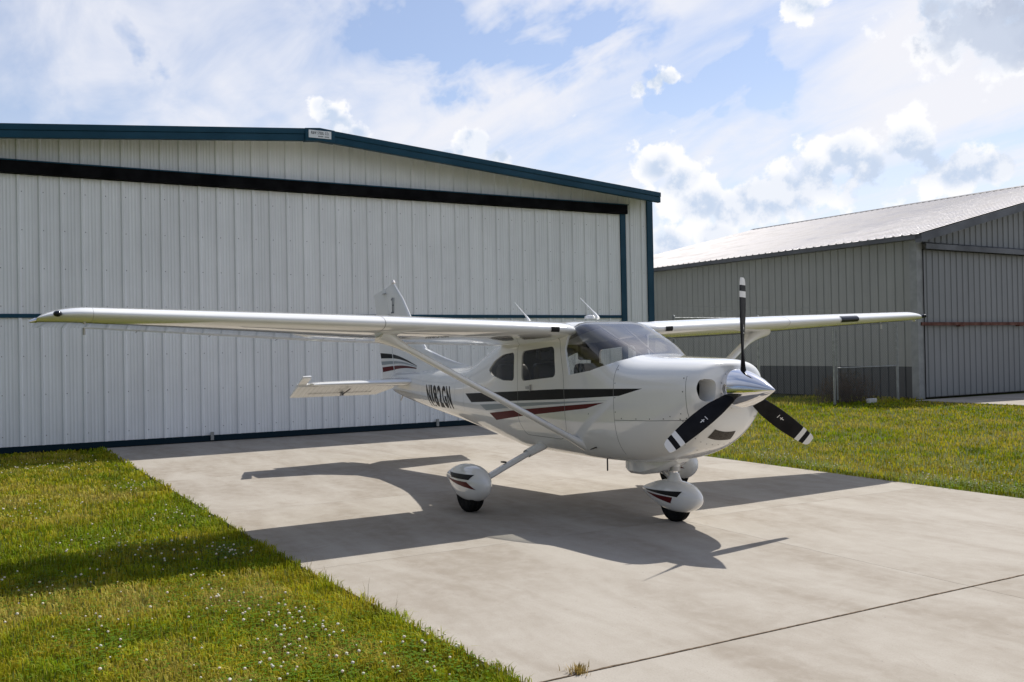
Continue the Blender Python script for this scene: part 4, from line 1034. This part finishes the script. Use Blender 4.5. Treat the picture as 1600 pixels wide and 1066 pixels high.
def fbm(x, y, s, seed): return .5*vnoise(x, y, s, seed)+.3*vnoise(x, y, s*2.1, seed+1)+.2*vnoise(x, y, s*4.3, seed+2)
def project(X, Y, Z):
    d = np.stack([X, Y, Z], -1)-CAM; z = d@fw; return 800+FPX*(d@rt)/np.maximum(z, .01), 533-FPX*(d@up)/np.maximum(z, .01), z
def lawn_ok(x, y):
    j = .08*(fbm(x, y, 2.6, 5)-.45)+.055*(vnoise(x, y, 12, 9)-.5)
    left = (y < np.interp(x, [-13.2, -2.75, -.24, 1.87], [-3.95, -3.74, -3.66, -3.51])+j*1.3) & (x < 1.86) & (x > -13.10)
    rgt = (y > 3.83-j*1.3+.16*np.clip((-x-3.6)/1.6, 0, 1)) & (x < 1.86) & ~((y > 17.79+j) & (x > -12.24)) & ~((y < 9.2) & (x < -13.12)) & (x > -26) & ~((y > 18.5) & (x < -12.2))
    return left | rgt
def scatter(x0, x1, y0, y1, n): return rng.uniform(x0, x1, n), rng.uniform(y0, y1, n)
def accept(x, y, dmax, dref, pw):
    u_, v, z = project(x, y, 0*x); d = np.hypot(x-CAM[0], y-CAM[1]); q = np.minimum(1, (dref/np.maximum(d, .1))**pw)
    return lawn_ok(x, y) & (z > .3) & (u_ > -320) & (u_ < 1920) & (v < 1330) & (rng.random(len(x)) < q), d
def grow(x, y, d, near):
    n = len(x); g = fbm(x, y, .9, 3); g2 = fbm(x, y, 3.2, 21); g3 = vnoise(x, y, 11, 4); g4 = vnoise(x, y, 6.5, 31)
    edge = np.minimum(np.abs(y-np.interp(x, [-13.2, -2.75, -.24, 1.87], [-3.95, -3.74, -3.66, -3.51])), np.minimum(np.abs(y-3.83), np.abs(x-1.86)))
    dry = np.clip((g*.6+g2*.4-.40)*3.6+rng.normal(0, .2, n), 0, 1); dry = np.where(edge < .35, dry*.55, dry)
    far_wall = np.clip((-x-11.6)/1.0, 0, 1)*(y > 9)
    h = (.019+.021*rng.random(n)+.030*(g3-.4)+.016*(g4-.4))*(1+.7*np.exp(-(edge/.12)**2)*rng.random(n))+far_wall*.10*rng.random(n)
    h = np.maximum(h*np.where(y > 0, .75, .92), .014)
    wd = np.maximum(.0024+.0016*rng.random(n), d*.00048*(.7+.6*rng.random(n)))
    az = rng.uniform(0, 2*np.pi, n); lean = np.abs(rng.normal(.85, .4, n)); ca, sa = np.cos(az), np.sin(az)
    bx, by = -sa*wd, ca*wd; b0 = np.stack([x, y, np.full(n, -.03)], -1)
    side = np.stack([bx, by, 0*x], -1)
    m1 = b0+np.stack([ca*h*lean*.35, sa*h*lean*.35, h*.65+.03], -1); tp = b0+np.stack([ca*h*lean, sa*h*lean, h*(1.05-.18*lean)+.03], -1)
    V = np.stack([b0-side, b0+side, m1+side*.75, m1-side*.75, tp], 1)
    green = np.stack([.17+.08*rng.random(n), .22+.08*rng.random(n), .006+.006*rng.random(n)], -1)*(.62+.75*g4)[:, None]
    yel = np.stack([.33+.10*rng.random(n), .30+.08*rng.random(n), .012+.012*rng.random(n)], -1)*(.7+.6*g4)[:, None]
    straw = np.stack([.44+.1*rng.random(n), .36+.08*rng.random(n), .10+.04*rng.random(n)], -1)
    k = dry[:, None]; c = np.where(k < .5, green+(yel-green)*k*2, yel+(straw-yel)*(k*2-1)*.6)
    C = np.repeat(c[:, None, :], 5, 1)
    F4 = np.array([[0, 1, 2], [0, 2, 3], [3, 2, 4]]); F = (np.arange(n)[:, None, None]*5+F4[None]).reshape(-1, 3)
    return V.reshape(-1, 3), F, C.reshape(-1, 3)
Vs, Fs, Cs = [], [], []; o_ = 0
for (x0, x1, y0, y1, n) in ((-13.1, 1.86, -12.5, -3.4, 920000), (-16, 1.86, 3.7, 20, 1000000)):
    x, y = scatter(x0, x1, y0, y1, n); a, d = accept(x, y, 0, 4.2, 1.75); V, F, C = grow(x[a], y[a], d[a], True)
    Vs.append(V); Fs.append(F+o_); Cs.append(C); o_ += len(V)
print('grass blades', o_//5)
tag(inst_mesh('grass', np.concatenate(Vs), np.concatenate(Fs), np.concatenate(Cs), GRASSM), 'mown green and straw-coloured grass on both sides of the concrete', 'grass')
# clover leaves and flowers in patches
def clover_spots(n):
    out = []
    cl_ = [(1.2, -3.8, .45), (.6, -4.2, .5), (.6, -4.5, .6), (-.2, -4.3, .5), (-.9, -4.6, .6), (1.3, -4.6, .5), (-10.6, -4.5, .8), (-10.2, -5.6, .8), (-9.9, -5.0, .7), (-2.6, -4.6, .6), (-3.3, -5.0, .7), (-2.2, -4.1, .3), (-5.6, -5.4, .7), (-4.3, -4.2, .5), (-7.0, -4.3, .4),
           (-4.3, 4.4, .6), (-5.4, 4.8, .7), (-3.2, 4.2, .4), (-1.4, 4.2, .5), (-.4, 4.3, .6), (-2.2, 5.6, .9), (-5.5, 6.5, 1.0), (.6, 4.5, .5), (0, -5.3, .5), (-1.6, -5.5, .7)]
    for _ in range(n):
        c = cl_[rng.integers(len(cl_))]; out.append((c[0]+rng.normal(0, c[2]*.75), c[1]+rng.normal(0, c[2]*.4)))
    x, y = np.array(out).T; a, d = accept(x, y, 0, 99, 1); return x[a], y[a]
x, y = clover_spots(16000); n = len(x); az = rng.uniform(0, 6.28, n); V = []; z = rng.uniform(.012, .045, n)
L = np.array([[0, 0], [.35, .55], [1.0, .45], [1.1, 0], [1.0, -.45], [.35, -.55]])
leaf = []
for k in range(3):
    a = az+k*2.094; s_ = .0095*rng.uniform(.7, 1.3, n); c_, q_ = np.cos(a), np.sin(a)
    leaf.append(np.stack([np.stack([x+(c_*lx-q_*ly)*s_, y+(q_*lx+c_*ly)*s_, z+lx*s_*.25*np.sin(a*3)], -1) for lx, ly in L], 1))
V = np.concatenate(leaf).reshape(-1, 3); nl = 3*n; F = (np.arange(nl)[:, None, None]*6+np.array([[0, 1, 2], [0, 2, 3], [0, 3, 4], [0, 4, 5]])[None]).reshape(-1, 3)
C = np.repeat(np.stack([.085+.05*rng.random(nl), .15+.07*rng.random(nl), .008+.006*rng.random(nl)], -1)[:, None], 6, 1).reshape(-1, 3)
tag(inst_mesh('clover_leaves', V, F, C, GRASSM), 'dark green clover leaves in patches along the concrete edge', 'clover')
x, y = clover_spots(620); n = len(x); bm = bmesh.new(); bmesh.ops.create_icosphere(bm, subdivisions=1, radius=1); iv = np.array([v.co[:] for v in bm.verts]); jf = np.array([[v.index for v in f.verts] for f in bm.faces]); bm.free()
rad = rng.uniform(.0045, .0105, n); zc = rng.uniform(.035, .065, n)
V = (np.stack([x, y, zc], -1)[:, None, :]+iv[None]*rad[:, None, None]*np.array([1, 1, .85])*(1+.25*rng.random((n, len(iv), 1)))).reshape(-1, 3)
F = (np.arange(n)[:, None, None]*len(iv)+jf[None]).reshape(-1, 3); cc = np.stack([.74+.08*rng.random(n), .70+.06*rng.random(n), .56+.1*rng.random(n)], -1)
tag(inst_mesh('clover_flowers', V, F, np.repeat(cc[:, None], len(iv), 1).reshape(-1, 3), PETALM), 'small white clover flower heads dotting the lawn', 'clover')
# weeds: dry tuft in the joint, seed stalks at the edge, brown shrub behind the gate, pale block
def tuft(name, cx, cy, n, hh, spread, col, label, cat, group=None, wd=.003):
    az = rng.uniform(0, 6.28, n); r = np.abs(rng.normal(0, spread, n)); x = cx+np.cos(az)*r*.6; y = cy+np.sin(az)*r*.6; h = hh*rng.uniform(.4, 1, n); ln = rng.uniform(.1, .7, n)
    a2 = az+rng.normal(0, .7, n); s_ = np.stack([-np.sin(a2)*wd, np.cos(a2)*wd, 0*x], -1); b0 = np.stack([x, y, 0*x-.01], -1)
    m1 = b0+np.stack([np.cos(a2)*h*ln*.35, np.sin(a2)*h*ln*.35, h*.6], -1); tp = b0+np.stack([np.cos(a2)*h*ln, np.sin(a2)*h*ln, h*(1-.25*ln)], -1)
    V = np.stack([b0-s_, b0+s_, m1+s_*.7, m1-s_*.7, tp], 1); V = V-np.array([cx, cy, 0])
    F = (np.arange(n)[:, None, None]*5+np.array([[0, 1, 2], [0, 2, 3], [3, 2, 4]])[None]).reshape(-1, 3)
    c = np.array(col)[None]*rng.uniform(.6, 1.3, (n, 1)); o = inst_mesh(name, V.reshape(-1, 3), F, np.repeat(c[:, None], 5, 1).reshape(-1, 3), GRASSM, '')
    del o['kind']; o.location = (cx, cy, 0); tag(o, label, cat, group); return o
tuft('weed_tuft', 1.85, -3.20, 170, .065, .05, (.38, .28, .09), 'dry straw-coloured weed tuft growing in the concrete joint', 'weed')
for q, (cx, cy, hh) in enumerate(((-1.20, -3.71, .20), (-.80, -3.70, .17), (-.05, -3.66, .22), (.35, -3.63, .20))):
    tuft('grass_stalk', cx, cy, 7, hh, .02, (.16, .14, .05), ('thin seed stalks over the left concrete edge, farthest of the four clumps', 'thin seed stalks over the left concrete edge, second farthest clump', 'tall seed stalks over the left concrete edge, second nearest clump', 'tall seed stalks over the left concrete edge, nearest of the four clumps')[q], 'weed', 'seed stalks at the concrete edge', .0014)
SHB = empty('dry_shrub', (-12.95, 15.9, 0)); tag(SHB, 'brown dry shrub behind the fence gate beside the grey hangar', 'shrub')
b = MB()
for q in range(150):
    a = rng.uniform(0, 6.28); r = rng.uniform(.05, .9); p0 = Vector((rng.normal(0, .12), rng.normal(0, .5), 0)); p2 = p0+Vector((math.cos(a)*.35*r, math.sin(a)*.8*r, rng.uniform(.35, .95)))
    b.tube([p0, (p0+p2)/2+Vector((0, 0, .08)), p2], [.008, .005, .002], 4)
b.build('branch_stems', mat('dry_bark', (.10, .065, .045), .9), SHB)
n = 2400; a = rng.uniform(0, 6.28, n); r = rng.random(n)**.6; x = np.cos(a)*.42*r; y = np.sin(a)*1.25*r; z = .05+.9*rng.random(n)*(1-.55*r*r)
d1 = rng.normal(0, 1, (n, 3)); d1 /= np.linalg.norm(d1, axis=1)[:, None]; d2_ = np.cross(d1, rng.normal(0, 1, (n, 3))); d2_ /= np.linalg.norm(d2_, axis=1)[:, None]
c0 = np.stack([x, y, z], -1); V = np.stack([c0-d1*.03, c0+d2_*.009, c0+d1*.03, c0-d2_*.009], 1).reshape(-1, 3); F = (np.arange(n)[:, None, None]*4+np.array([[0, 1, 2], [0, 2, 3]])[None]).reshape(-1, 3)
fo = inst_mesh('foliage', V, F, np.repeat((np.array([[.11, .085, .055]])*rng.uniform(.5, 1.5, (n, 1)))[:, None], 4, 1).reshape(-1, 3), GRASSM); fo.parent = SHB
tag(MB().box((-.05, -.17, 0), (.05, .17, .13)).build('concrete_block', STONE, None, None, .015), 'small pale block lying in the grass below the fence gate', 'block').location = (-12.2, 16.05, 0)
S.render.engine = 'CYCLES'
